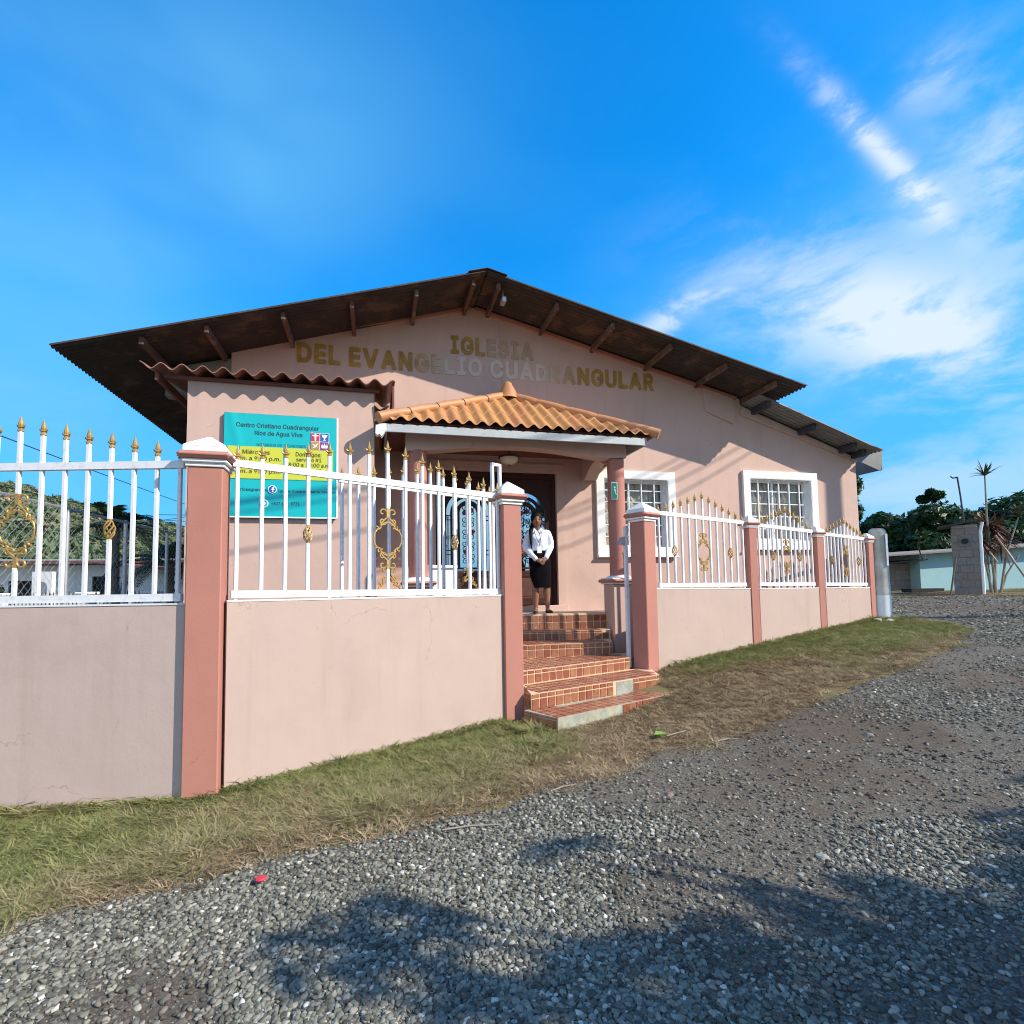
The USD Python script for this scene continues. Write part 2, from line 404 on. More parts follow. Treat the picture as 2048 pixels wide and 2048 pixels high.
m_gold = plain('gold_paint', (0.40, 0.25, 0.075), rough=0.45, metallic=0.3, var=0.25, scale=22.0, second=(0.22, 0.13, 0.04), sscale=9.0, samt=0.6)
m_under = plain('rusted_roof_underside', (0.042, 0.030, 0.026), rough=0.8, var=0.4, scale=3.0, second=(0.14, 0.08, 0.052), sscale=2.2, samt=0.9)
m_rooftop = plain('zinc_roof_sheet', (0.42, 0.42, 0.41), rough=0.5, metallic=0.5, var=0.2, scale=1.5, second=(0.30, 0.17, 0.10), sscale=1.0, samt=0.5)
m_greysheet = plain('grey_zinc_sheet', (0.165, 0.16, 0.15), rough=0.5, metallic=0.35, var=0.2, scale=3.0)
m_beamwood = plain('weathered_red_brown_beam', (0.11, 0.06, 0.043), rough=0.8, var=0.3, scale=9.0, second=(0.30, 0.24, 0.20), sscale=5.0, samt=0.6)
m_darkbeam = plain('dark_steel_beam', (0.035, 0.035, 0.04), rough=0.6, var=0.3)
m_greywall = plain('bare_grey_render', (0.20, 0.20, 0.165), rough=0.9, var=0.2, scale=3.0, bump=0.5, bscale=20)
m_redroof = plain('red_roof_sheet', (0.27, 0.115, 0.075), rough=0.55, var=0.2, scale=4.0, second=(0.25, 0.11, 0.08), sscale=2.0)
m_redwood = plain('red_brown_fascia', (0.16, 0.055, 0.04), rough=0.65, var=0.25, scale=5.0)
m_tile = plain('ochre_roof_tile', (0.45, 0.215, 0.075), rough=0.55, var=0.18, scale=5.0, second=(0.30, 0.15, 0.07), sscale=3.5, samt=0.45, bump=0.15, bscale=90)
m_tile2 = plain('orange_ridge_tile', (0.43, 0.19, 0.075), rough=0.55, var=0.18, scale=5.0, second=(0.33, 0.17, 0.08), sscale=3.0, samt=0.5)
m_door = plain('dark_cherry_door', (0.050, 0.018, 0.014), rough=0.55, spec=0.2, var=0.3, scale=8.0, second=(0.03, 0.012, 0.01), sscale=4.0)
m_doorp = plain('door_panel_wood', (0.11, 0.05, 0.038), rough=0.5, spec=0.25, var=0.25, scale=8.0)
m_iron = plain('black_iron', (0.012, 0.012, 0.013), rough=0.45, metallic=0.6, var=0.3)
m_redpetal = plain('red_painted_flower', (0.25, 0.02, 0.03), rough=0.5)
m_grout = plain('tile_grout', (0.62, 0.43, 0.27), rough=0.9, var=0.15, scale=20.0)
m_concrete = plain('rough_concrete', (0.30, 0.30, 0.24), rough=0.95, var=0.3, scale=8.0, second=(0.44, 0.39, 0.22), sscale=5.0, samt=0.8, bump=0.8, bscale=30)
m_porchfloor = plain('porch_floor', (0.45, 0.35, 0.28), rough=0.55, var=0.1)
m_block = plain('grey_concrete_block', (0.21, 0.19, 0.165), rough=0.95, var=0.2, scale=6.0, second=(0.22, 0.13, 0.08), sscale=0.9, samt=0.6, bump=0.6, bscale=40)
m_mortar = plain('mortar', (0.33, 0.31, 0.28), rough=0.95, var=0.1)
m_bluewall = plain('pale_blue_wall', (0.26, 0.44, 0.47), rough=0.85, var=0.06, scale=1.5, second=(0.36, 0.48, 0.48), sscale=1.2, samt=0.35)
m_pole = plain('weathered_pole_concrete', (0.44, 0.42, 0.36), rough=0.9, var=0.25, scale=4.0, second=(0.60, 0.68, 0.62), sscale=3.0, samt=0.9, bump=0.4, bscale=30)
m_polew = plain('pole_white_base', (0.72, 0.76, 0.74), rough=0.8, var=0.06, second=(0.5, 0.5, 0.45), sscale=5.0, samt=0.4)
m_galv = plain('galvanised_steel', (0.52, 0.53, 0.55), rough=0.4, metallic=0.7, var=0.1)
m_wire = plain('black_cable', (0.02, 0.02, 0.022), rough=0.6)
m_teal = plain('teal_banner', (0.0, 0.42, 0.44), rough=0.45, var=0.02, bump=0.05, bscale=3)
m_yellow = plain('yellow_panel', (0.55, 0.56, 0.05), rough=0.5, var=0.02)
m_ink = plain('dark_navy_print', (0.015, 0.05, 0.075), rough=0.5, var=0.02)
m_ink2 = plain('olive_print', (0.10, 0.10, 0.02), rough=0.5, var=0.02)
m_whitep = plain('white_print', (0.85, 0.86, 0.86), rough=0.5, var=0.02)
m_red = plain('red_print', (0.50, 0.03, 0.06), rough=0.5, var=0.03)
m_blue = plain('blue_print', (0.02, 0.10, 0.36), rough=0.5, var=0.03)
m_och = plain('ochre_print', (0.45, 0.25, 0.07), rough=0.5, var=0.03)
m_purple = plain('purple_print', (0.20, 0.03, 0.22), rough=0.5, var=0.03)
m_greensign = plain('green_sign', (0.01, 0.25, 0.15), rough=0.4, var=0.03)
m_alu = plain('white_window_frame', (0.72, 0.73, 0.74), rough=0.4, var=0.03)
m_lampglass = plain('frosted_lamp_glass', (0.60, 0.52, 0.40), rough=0.4, var=0.05)
m_bronze = plain('bronze_lamp_fitting', (0.08, 0.045, 0.03), rough=0.4, metallic=0.6)
m_dark = plain('dark_interior', (0.02, 0.018, 0.016), rough=0.9)
m_wstucco = plain('white_house_wall', (0.74, 0.73, 0.70), rough=0.85, var=0.06, second=(0.45, 0.42, 0.38), sscale=1.5, samt=0.4)
m_skin = plain('skin', (0.24, 0.11, 0.062), rough=0.5, var=0.06, scale=20)
m_shirt = plain('white_shirt_cloth', (0.72, 0.75, 0.83), rough=0.8, var=0.03, bump=0.4, bscale=16)
m_skirt = plain('black_skirt_cloth', (0.005, 0.0045, 0.006), rough=0.9, spec=0.08, var=0.2)
m_hair = plain('black_hair', (0.006, 0.005, 0.005), rough=0.6, spec=0.15)
m_shoe = plain('dark_brown_shoe', (0.03, 0.015, 0.012), rough=0.5)
m_lip = plain('lips', (0.22, 0.06, 0.05), rough=0.5)
m_eye = plain('dark_eyes', (0.01, 0.008, 0.007), rough=0.2)
m_lany = plain('lanyard', (0.02, 0.03, 0.10), rough=0.6)

m_glassdark = usdkit.material(stage, '/World/Looks/door_glass', {'d': ('diffuse_bsdf', dict(color=(0.01, 0.014, 0.016))), 'g': ('glossy_bsdf', dict(color=(0.50, 0.74, 0.84), roughness=0.03)), 'm': ('mix_closure', dict(fac=0.8))},
                              [('d.BSDF', 'm.closure1'), ('g.BSDF', 'm.closure2')], surface='m.closure')
m_pane = usdkit.material(stage, '/World/Looks/window_glass', {'f': ('fresnel', dict(IOR=1.13)), 't': ('transparent_bsdf', dict(color=(0.86, 0.9, 0.9))), 'g': ('glossy_bsdf', dict(color=(1, 1, 1), roughness=0.02)), 'm': ('mix_closure', {})},
                         [('f.fac', 'm.fac'), ('t.BSDF', 'm.closure1'), ('g.BSDF', 'm.closure2')], surface='m.closure')


def curtain_mat():
    n = {'tc': ('texture_coordinate', {}), 'mp': ('mapping', dict(scale=(9.0, 1.0, 1.4))), 'n': ('noise_texture', dict(scale=1.6, detail=4.0, distortion=0.8)),
         'r': ('rgb_ramp', {'ramp': [(0.30, (0.40, 0.20, 0.18)), (0.40, (0.66, 0.55, 0.48)), (0.50, (0.74, 0.68, 0.60)), (0.60, (0.58, 0.30, 0.20)), (0.70, (0.70, 0.60, 0.28))]}),
         'p': ('principled_bsdf', dict(roughness=0.9))}
    return usdkit.material(stage, '/World/Looks/patterned_curtain', n, [('tc.object', 'mp.vector'), ('mp.vector', 'n.vector'), ('n.fac', 'r.fac'), ('r.color', 'p.base_color')], surface='p.BSDF')


m_curtain = curtain_mat()


def tilemat(k, col):
    n = {'geo': ('geometry', {}), 'v': ('voronoi_texture', dict(scale=38.0 + 5 * k, feature='f1')), 'n': ('noise_texture', dict(scale=16.0, detail=6.0, roughness=0.7, distortion=1.5)),
         'r': ('rgb_ramp', {'ramp': [(0.35, sc(col, 0.75)), (0.55, col), (0.66, sc(col, 1.15)), (0.74, (0.62, 0.40, 0.26))]}),
         'p': ('principled_bsdf', dict(roughness=0.32, specular_ior_level=0.5))}
    return usdkit.material(stage, f'/World/Looks/glazed_tile_{"abcdef"[k]}', n, [('geo.position', 'n.vector'), ('n.fac', 'r.fac'), ('r.color', 'p.base_color')], surface='p.BSDF')


m_tiles = [tilemat(0, (0.27, 0.090, 0.045)), tilemat(1, (0.30, 0.12, 0.06)), tilemat(2, (0.24, 0.075, 0.04)), tilemat(3, (0.32, 0.14, 0.075))]

# ---------------------------------------------------------------- ground
SD = np.array([0.80, 0.599])
_ss = np.array([-400, -12, -0.6, 0.55, 3.35, 5.63, 7.86, 9.7, 11.4, 18.8, 32, 500.])
_zz = np.array([-0.3, -0.12, 0.0, 0.085, 0.185, 0.43, 0.65, 0.81, 0.93, 1.17, 1.27, 1.3])


def ground_z(x, y):
    x, y = np.asarray(x, float), np.asarray(y, float)
    s = x * SD[0] + y * SD[1]
    k = np.array([-.5, -.25, 0, .25, .5])
    z = sum(np.interp(s + q, _ss, _zz) for q in k) / len(k)
    q = 0.599 * x - 0.801 * y + 4.346
    z = z - 0.10 * np.clip(q - .10, 0, 1.1) * np.clip((s - 2.2) / 2.4, 0, 1) * np.clip((15 - s) / 4, 0, 1)
    z += (meshkit.noise(np.stack([x * 0.9, y * 0.9, 0 * x], -1), 3) - 0.5) * 0.035 + (meshkit.noise(np.stack([x * 3.1, y * 3.1, 0 * x], -1), 5) - 0.5) * 0.016
    return z


def gz(x, y):
    return float(ground_z(np.array([x]), np.array([y]))[0])


def grid_mesh(xs, ys, zf, keep=None):
    X, Y = np.meshgrid(xs, ys, indexing='ij')
    v = np.stack([X, Y, zf(X, Y)], -1).reshape(-1, 3)
    nx, ny = len(xs), len(ys)
    i, j = np.meshgrid(np.arange(nx - 1), np.arange(ny - 1), indexing='ij')
    q = np.stack([i * ny + j, (i + 1) * ny + j, (i + 1) * ny + j + 1, i * ny + j + 1], -1).reshape(-1, 4)
    if keep is not None:
        c = v[q].mean(1)
        q = q[keep(c[:, 0], c[:, 1])]
        used, inv = np.unique(q, return_inverse=True)
        v, q = v[used], inv.reshape(-1, 4)
    return v, q


def axis(lo, near0, near1, hi, step):
    a = np.arange(near0, near1, step)
    up_ = [near1]
    st = step
    while up_[-1] < hi:
        st *= 1.25
        up_.append(up_[-1] + st)
    dn = [near0]
    st = step
    while dn[-1] > lo:
        st *= 1.25
        dn.append(dn[-1] - st)
    return np.concatenate([dn[::-1][:-1], a, up_])


# verge edge (gravel side), world x, y
EDGE = np.array([(-9, 1.6), (-6, 2.05), (-4, 2.35), (-2.41, 2.56), (-2.15, 2.67), (-1.76, 2.76), (-1.47, 2.93), (-.88, 3.06), (.06, 3.64), (.67, 4.01), (1.16, 4.33), (1.7, 4.6), (2.64, 5.06), (3.71, 5.69), (5.03, 6.44), (5.9, 6.95), (6.9, 7.75), (7.55, 8.8), (7.65, 9.7), (7.4, 10.3), (6.6, 12.0), (4, 18), (-9, 18)])
VERGE = Polygon(EDGE)
from shapely import contains_xy, distance as sdist, points as spoints, prepare
prepare(VERGE)


def in_verge(x, y):
    return contains_xy(VERGE, x, y)


def verge_dist(x, y):
    """signed distance to the verge's edge, positive inside"""
    d = sdist(VERGE.exterior, spoints(x, y))
    return np.where(contains_xy(VERGE, x, y), d, -d)


def ground_mat(name, gravel):
    if gravel:
        ramp = [(0.0, (0.065, 0.057, 0.043)), (0.4, (0.105, 0.095, 0.073)), (0.75, (0.15, 0.137, 0.107)), (1.0, (0.26, 0.24, 0.19))]
        n = {'geo': ('geometry', {}), 'v': ('voronoi_texture', dict(scale=105.0, feature='f1')), 've': ('noise_texture', dict(scale=60.0, detail=6.0, roughness=0.75)),
             'sep': ('separate_color', {}), 'r': ('rgb_ramp', {'ramp': ramp}),
             'n': ('noise_texture', dict(scale=0.62, detail=6.0, roughness=0.6, distortion=0.5)), 'd': ('map_range', dict(range_type='smoothstep', from_min=0.46, from_max=0.60, to_min=0.15, to_max=0.92, clamp=True)),
             'nd': ('noise_texture', dict(scale=30.0, detail=5.0)), 'rd': ('rgb_ramp', {'ramp': [(0.3, (0.075, 0.055, 0.037)), (0.7, (0.135, 0.104, 0.072))]}),
             'mx': ('mix', dict(mix_type='mix')), 'e': ('map_range', dict(from_min=0.2, from_max=0.8, to_min=0.0, to_max=1.0, clamp=True)),
             'b': ('bump', dict(strength=0.7, distance=0.010)), 'p': ('principled_bsdf', dict(roughness=0.85, specular_ior_level=0.3))}
        l = [('geo.position', 'v.vector'), ('geo.position', 've.vector'), ('v.color', 'sep.color'), ('sep.r', 'r.fac'), ('geo.position', 'n.vector'), ('n.fac', 'd.value'), ('geo.position', 'nd.vector'),
             ('nd.fac', 'rd.fac'), ('d.result', 'mx.fac'), ('r.color', 'mx.color1'), ('rd.color', 'mx.color2'), ('mx.color', 'p.base_color'), ('ve.fac', 'e.value'), ('e.result', 'b.height'), ('b.normal', 'p.normal')]
    else:
        n = {'geo': ('geometry', {}), 'n1': ('noise_texture', dict(scale=0.9, detail=8.0, roughness=0.65, distortion=0.4)), 'n2': ('noise_texture', dict(scale=45.0, detail=5.0, roughness=0.7)),
             'r1': ('rgb_ramp', {'ramp': [(0.30, (0.18, 0.125, 0.07)), (0.48, (0.20, 0.16, 0.085)), (0.60, (0.16, 0.165, 0.065))]}),
             'r2': ('rgb_ramp', {'ramp': [(0.3, (0.55, 0.55, 0.55)), (0.7, (1.25, 1.2, 1.1))]}), 'mx': ('mix', dict(mix_type='multiply', fac=1.0)),
             'b': ('bump', dict(strength=0.8, distance=0.02)), 'p': ('principled_bsdf', dict(roughness=0.95, specular_ior_level=0.1))}
        l = [('geo.position', 'n1.vector'), ('geo.position', 'n2.vector'), ('n1.fac', 'r1.fac'), ('n2.fac', 'r2.fac'), ('r1.color', 'mx.color1'), ('r2.color', 'mx.color2'), ('mx.color', 'p.base_color'), ('n2.fac', 'b.height'), ('b.normal', 'p.normal')]
    return usdkit.material(stage, '/World/Looks/' + name, n, l, surface='p.BSDF')


m_ground = ground_mat('grassy_soil', False)
m_road = ground_mat('gravel_bed', True)
xs, ys = axis(-420, -9, 14, 420, 0.22), axis(-420, -4, 18, 420, 0.22)
obj('ground', grid_mesh(xs, ys, lambda X, Y: ground_z(X, Y)), m_ground, smooth=True, kind='structure')
# gravel road: everything in front of the verge edge and round the corner
ROAD = Polygon([tuple(p) for p in EDGE[1:20]] + [(7.0, 13.2), (9.0, 14.4), (11.3, 14.0), (13.2, 12.3), (16.5, 12.6), (30, 14), (30, 4), (16, -3), (9, -9), (-9, -9), (-9, 1.6)])
prepare(ROAD)
gx = np.arange(-9, 30.1, 0.11)
gy = np.arange(-9, 15, 0.11)


def facet_z(X, Y):
    """height of the ground sheet's own facets"""
    gi = np.clip(np.searchsorted(xs, X) - 1, 0, len(xs) - 2)
    gj = np.clip(np.searchsorted(ys, Y) - 1, 0, len(ys) - 2)
    x0, x1, y0, y1 = xs[gi], xs[gi + 1], ys[gj], ys[gj + 1]
    fx, fy = (X - x0) / (x1 - x0), (Y - y0) / (y1 - y0)
    return ground_z(x0, y0) * (1 - fx) * (1 - fy) + ground_z(x1, y0) * fx * (1 - fy) + ground_z(x0, y1) * (1 - fx) * fy + ground_z(x1, y1) * fx * fy


def road_z(X, Y):
    """4 mm over the ground's own facets, sinking under it at the edge"""
    z = facet_z(X, Y)
    d = sdist(ROAD.exterior, spoints(X, Y))
    wob = (meshkit.noise(np.stack([X * 2.2, Y * 2.2, 0 * X], -1), 9) - .5) * 0.3
    ins = contains_xy(ROAD, X, Y)
    return z + np.where(ins, np.clip((d + wob) * 0.12, -0.02, 0.014), -0.03)


obj('gravel_road', grid_mesh(gx, gy, road_z, keep=lambda x, y: contains_xy(ROAD, x, y)), m_road, smooth=True, kind='structure')

# ---------------------------------------------------------------- church frame
FD = math.radians(76.5)
fd = np.array([math.sin(FD), math.cos(FD)])
fn = np.array([fd[1], -fd[0]])
C0 = -8.267383
FROT = 90 - 76.5


def F(u, off, z=0.0):
    """facade coordinates (along, towards the road, height over the eye) to world"""
    p = fd * u + fn * (C0 + off)
    return np.array([p[0], p[1], z + EYE])


E = EYE   # local church meshes: x = u, y = -off, z = world height
GB = 0.0
church = thing('church_building', 'pink rendered church with low gable roof, porch and gold lettering', 'church', (*F(0, 0)[:2], 0), FROT)
church_base = {}


def gable_z(u):
    return 4.726 - 0.2355 * (u - 1.58) if u > 1.58 else 4.726 - 0.271 * (1.58 - u)


# facade wall with openings
W1 = (3.845, 5.10, 0.665, 1.89)
W2 = (6.80, 8.185, 0.80, 1.99)
DOOR = (0.93, 2.985, -0.30, 1.93)
wallp = Polygon([(-2.1, -1.6), (9.32, -1.6), (9.32, 2.50), (6.70, 3.38), (6.69, gable_z(6.69) - .02), (1.58, 4.70), (-2.1, gable_z(-2.1) - .02)])
for (a, b, c, d) in (W1, W2, DOOR):
    wallp = wallp.difference(sbox(a, c, b, d))
mb = MB()
wp = affinity.translate(wallp, 0, E)
mb.poly_xz(wp, 0.0, 0.16)
obj('facade_wall', mb, m_pink, church)
mb = MB().poly_xz(affinity.translate(Polygon([(-2.98, 2.86), (-2.103, 2.80), (-2.103, 3.50), (-2.98, 3.27)]), 0, E), 0.02, 0.16)
obj('bare_gable_wall', mb, m_greywall, church)
mb = MB()
mb.box(-2.1, -1.94, 0.163, 13, -.3, E + 3.3)
mb.box(9.16, 9.32, 0.163, 13, 0, E + 2.2)
mb.box(-2.1, 9.32, 13.0, 13.16, -.3, E + 2.5)
obj('side_wall', mb, m_pink, church)
# proud ring beam strips (groove line under the eave)
mb = MB()
mb.poly_xz(affinity.translate(Polygon([(5.90, gable_z(5.90) - .05), (6.52, gable_z(6.52) - .05), (6.56, 3.10), (6.515, 3.004), (5.93, 3.214)]), 0, E), -0.035, -0.002)
mb.poly_xz(affinity.translate(Polygon([(6.664, 3.19), (8.83, 2.545), (9.32, 2.40), (9.32, 2.47), (8.83, 2.63), (6.72, 3.33)]), 0, E), -0.035, -0.002)
obj('ring_beam', mb, m_pink, church)


def corrugated(ax0, ax1, pitch, amp, along, thick=0.012, n_along=2, per=8):
    """sheet whose waves run across x in [ax0, ax1]; along = list of (y, z) stations; returns MB surface with thickness"""
    nx = max(4, int(round((ax1 - ax0) / pitch * per)) + 1)
    x = np.linspace(ax0, ax1, nx)
    w = amp * np.cos((x - ax0) / pitch * 2 * np.pi)
    st = np.asarray(along, float)
    top = np.stack([np.repeat(x[None], len(st), 0), np.repeat(st[:, :1], nx, 1), st[:, 1:2] + w[None]], -1)
    bot = top.copy(); bot[..., 2] -= thick
    ns = len(st)
    v = np.vstack([top.reshape(-1, 3), bot.reshape(-1, 3)])
    i, j = np.meshgrid(np.arange(ns - 1), np.arange(nx - 1), indexing='ij')
    q = np.stack([i * nx + j, i * nx + j + 1, (i + 1) * nx + j + 1, (i + 1) * nx + j], -1).reshape(-1, 4)
    o = ns * nx
    f = [q, q[:, ::-1] + o]
    jj = np.arange(nx - 1)
    for r in (0, ns - 1):
        e = np.stack([r * nx + jj, r * nx + jj + 1, o + r * nx + jj + 1, o + r * nx + jj], -1)
        f.append(e if r else e[:, ::-1])
    ii = np.arange(ns - 1)
    for c in (0, nx - 1):
        e = np.stack([ii * nx + c, (ii + 1) * nx + c, o + (ii + 1) * nx + c, o + ii * nx + c], -1)
        f.append(e)
    return MB().add(v, np.vstack(f))


# main roof: corrugations run down the slope, so waves lie along y (depth)
def slope_sheet(u0, z0, u1, z1, y0, y1, pitch=0.085, amp=0.014, thick=0.02, stations=2):
    ny = int(round((y1 - y0) / pitch * 6)) + 1
    y = np.linspace(y0, y1, ny)
    w = amp * np.sin((y - y0) / pitch * 2 * np.pi)
    us = np.linspace(u0, u1, stations); zs = np.linspace(z0, z1, stations)
    top = np.stack([np.repeat(us[:, None], ny, 1), np.repeat(y[None], stations, 0), zs[:, None] + w[None]], -1)
    bot = top.copy(); bot[..., 2] -= thick
    v = np.vstack([top.reshape(-1, 3), bot.reshape(-1, 3)])
    o = stations * ny
    i, j = np.meshgrid(np.arange(stations - 1), np.arange(ny - 1), indexing='ij')
    q = np.stack([i * ny + j, (i + 1) * ny + j, (i + 1) * ny + j + 1, i * ny + j + 1], -1).reshape(-1, 4)
    f = [q, q[:, ::-1] + o]
    jj = np.arange(ny - 1)
    for r in (0, stations - 1):
        f.append(np.stack([r * ny + jj, r * ny + jj + 1, o + r * ny + jj + 1, o + r * ny + jj], -1))
    ii = np.arange(stations - 1)
    for c in (0, ny - 1):
        f.append(np.stack([ii * ny + c, (ii + 1) * ny + c, o + (ii + 1) * ny + c, o + ii * ny + c], -1))
    return MB().add(v, np.vstack(f))


YF, YB = -1.0, 13.4
obj('roof_slope', slope_sheet(1.61, E + 4.735, -3.89, E + 3.066, YF, YB), m_under, church)
obj('roof_slope', slope_sheet(1.63, E + 4.735, 7.265, E + 3.425, YF, YB), m_under, church)
mb = MB().poly_xz(affinity.translate(Polygon([(1.33, 4.664), (1.62, 4.751), (1.92, 4.681), (1.92, 4.689), (1.62, 4.760), (1.33, 4.672)]), 0, E), YF - 0.03, YB)
obj('ridge_cap', mb, m_under, church)
# front weathered edge strips of the roof sheets
for (ua, za, ub, zb) in ((-2.953, 0, 0, 0),):
    pass
PU = [-2.95, -2.19, -1.24, -0.33, 0.58, 1.43, 1.83, 2.76, 3.70, 4.73, 5.76, 6.74]
for u in PU:
    zt = (4.735 - 0.3035 * (1.61 - u) if u < 1.61 else 4.735 - 0.2325 * (u - 1.63)) - 0.035
    mb = MB().box(u - 0.028, u + 0.028, -0.86 - rng.random() * .03, 3.0, E + zt - 0.105, E + zt, bev=0.006)
    obj('purlin', mb, m_beamwood, church)
# timber wall plate seen as a pale line under the slope
for (a, b) in ((1.62, 6.60), (-2.0, 1.55)):
    mb = MB().poly_xz(affinity.translate(Polygon([(a, gable_z(a) - .075), (b, gable_z(b) - .075), (b, gable_z(b) - .025), (a, gable_z(a) - .025)]), 0, E), -0.05, -0.003)
    obj('wall_plate', mb, m_rose, church)
# lower roof extension on the right
obj('extension_roof', slope_sheet(6.72, E + 3.415, 9.42, E + 2.525, -0.5, 12.0, amp=0.009), m_greysheet, church)
for u, ln in ((6.95, .47), (7.98, .40), (8.92, .38), (9.22, .3)):
    zt = 3.415 - 0.33 * (u - 6.72) - 0.03
    mb = MB().box(u - 0.04, u + 0.04, -ln, 0.5, E + zt - 0.11, E + zt, bev=0.005)
    obj('extension_purlin', mb, m_darkbeam, church)
mb = MB().poly_xz(affinity.translate(Polygon([(9.325, 2.37), (9.80, 2.21), (9.88, 2.68), (9.76, 2.69)]), 0, E), -0.125, -0.11)
mb.box(9.845, 9.86, -0.108, 6.0, E + 2.24, E + 2.66)
obj('eave_fascia', mb, m_greysheet, church)
# small floodlight under the ridge
mb = MB().box(1.90, 1.97, -0.78, -0.62, E + 4.42, E + 4.50, bev=.01)
mb.tube([(1.93, -.7, E + 4.5), (1.93, -.7, E + 4.66)], 0.012)
obj('floodlight', mb, m_galv, church)
# crack down the gable
pts = [(2.02 + 0.012 * math.sin(7 * k) + 0.01 * k, -0.004, E + 4.5 - 0.165 * k) for k in range(9)]
obj('conduit', MB().tube(pts, 0.006, sides=5), m_pink, church)

# windows
def window(rect, grille_cols, grille_rows, right):
    a, b, c, d = rect
    fw = 0.135
    w = obj('window', MB().poly_xz(affinity.translate(sbox(a - fw, c - fw, b + fw, d + fw).difference(sbox(a, c, b, d)), 0, E), -0.055, 0.0), m_whitew, church)
    obj('reveal', MB().poly_xz(affinity.translate(sbox(a - .001, c - .001, b + .001, d + .001).difference(sbox(a + .012, c + .012, b - .012, d - .012)), 0, E), -0.052, 0.155), m_whitew, w)
    obj('sill', MB().box(a - fw - .01, b + fw + .01, -0.085, -0.003, E + c - fw - 0.035, E + c - fw, bev=.006), m_whitew, w)
    mid = (a + b) / 2 - 0.08
    for (p, q, yy_) in ((a + .014, mid + .02, 0.10), (mid - .02, b - .014, 0.125)):
        obj('sash', MB().poly_xz(affinity.translate(sbox(p, c + .014, q, d - .014).difference(sbox(p + .045, c + .06, q - .045, d - .06)), 0, E), yy_, yy_ + 0.022), m_alu, w)
        obj('pane', MB().box(p + .044, q - .044, yy_ + 0.009, yy_ + 0.013, E + c + .059, E + d - .059), m_pane, w)
    x = np.linspace(a - .05, b + .05, 120)
    yv = 0.178 + 0.020 * np.sin(x * 46 + 1.5 * np.sin(x * 9))
    v = np.vstack([np.stack([x, yv, np.full(120, E + c - .1)], 1), np.stack([x, yv, np.full(120, E + d - .05)], 1)])
    i = np.arange(119)
    obj('curtain', MB().add(v, np.stack([i, i + 1, i + 121, i + 120], 1)), m_curtain, w, smooth=True)
    mb = MB()
    for k in range(1, grille_cols):
        xk = a + (b - a) * k / grille_cols
        mb.box(xk - .009, xk + .009, 0.012, 0.030, E + c, E + d)
    for k in range(1, grille_rows):
        zk = c + (d - c) * k / grille_rows
        mb.box(a, b, 0.0305, 0.046, E + zk - .008, E + zk + .008)
    for k in range(grille_rows * 2):
        zk = c + (d - c) * (k + .5) / (grille_rows * 2)
        mb.box(a, a + .02, -0.012, 0.011, E + zk - .012, E + zk + .012)
    obj('security_grille', mb, m_white, w)
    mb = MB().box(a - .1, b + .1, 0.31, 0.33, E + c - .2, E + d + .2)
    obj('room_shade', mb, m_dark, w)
    return w


window(W1, 5, 6, False)
window(W2, 6, 5, True)

# double door
a, c, b, d = DOOR[0], DOOR[2], DOOR[1], DOOR[3]
mb = MB().poly_xz(affinity.translate(sbox(a - .14, c, b + .14, d + .15).difference(sbox(a, c - .1, b, d)), 0, E), -0.03, 0.0)
obj('door_surround', mb, m_pink, church)
obj('door_step', MB().box(a - .14, b + .14, -0.10, 0.15, E - .41, E + c, bev=.005), m_pink, church)
mb = MB().poly_xz(affinity.translate(sbox(a, c, b, d).difference(sbox(a + .07, c, b - .07, d - .10)), 0, E), 0.04, 0.14)
obj('door_frame', mb, m_door, church)
mid = (a + b) / 2


def arch(cx, w, z0, z1):
    return unary_union([sbox(cx - w, z0, cx + w, z1 - w), Point(cx, z1 - w).buffer(w, 24)])


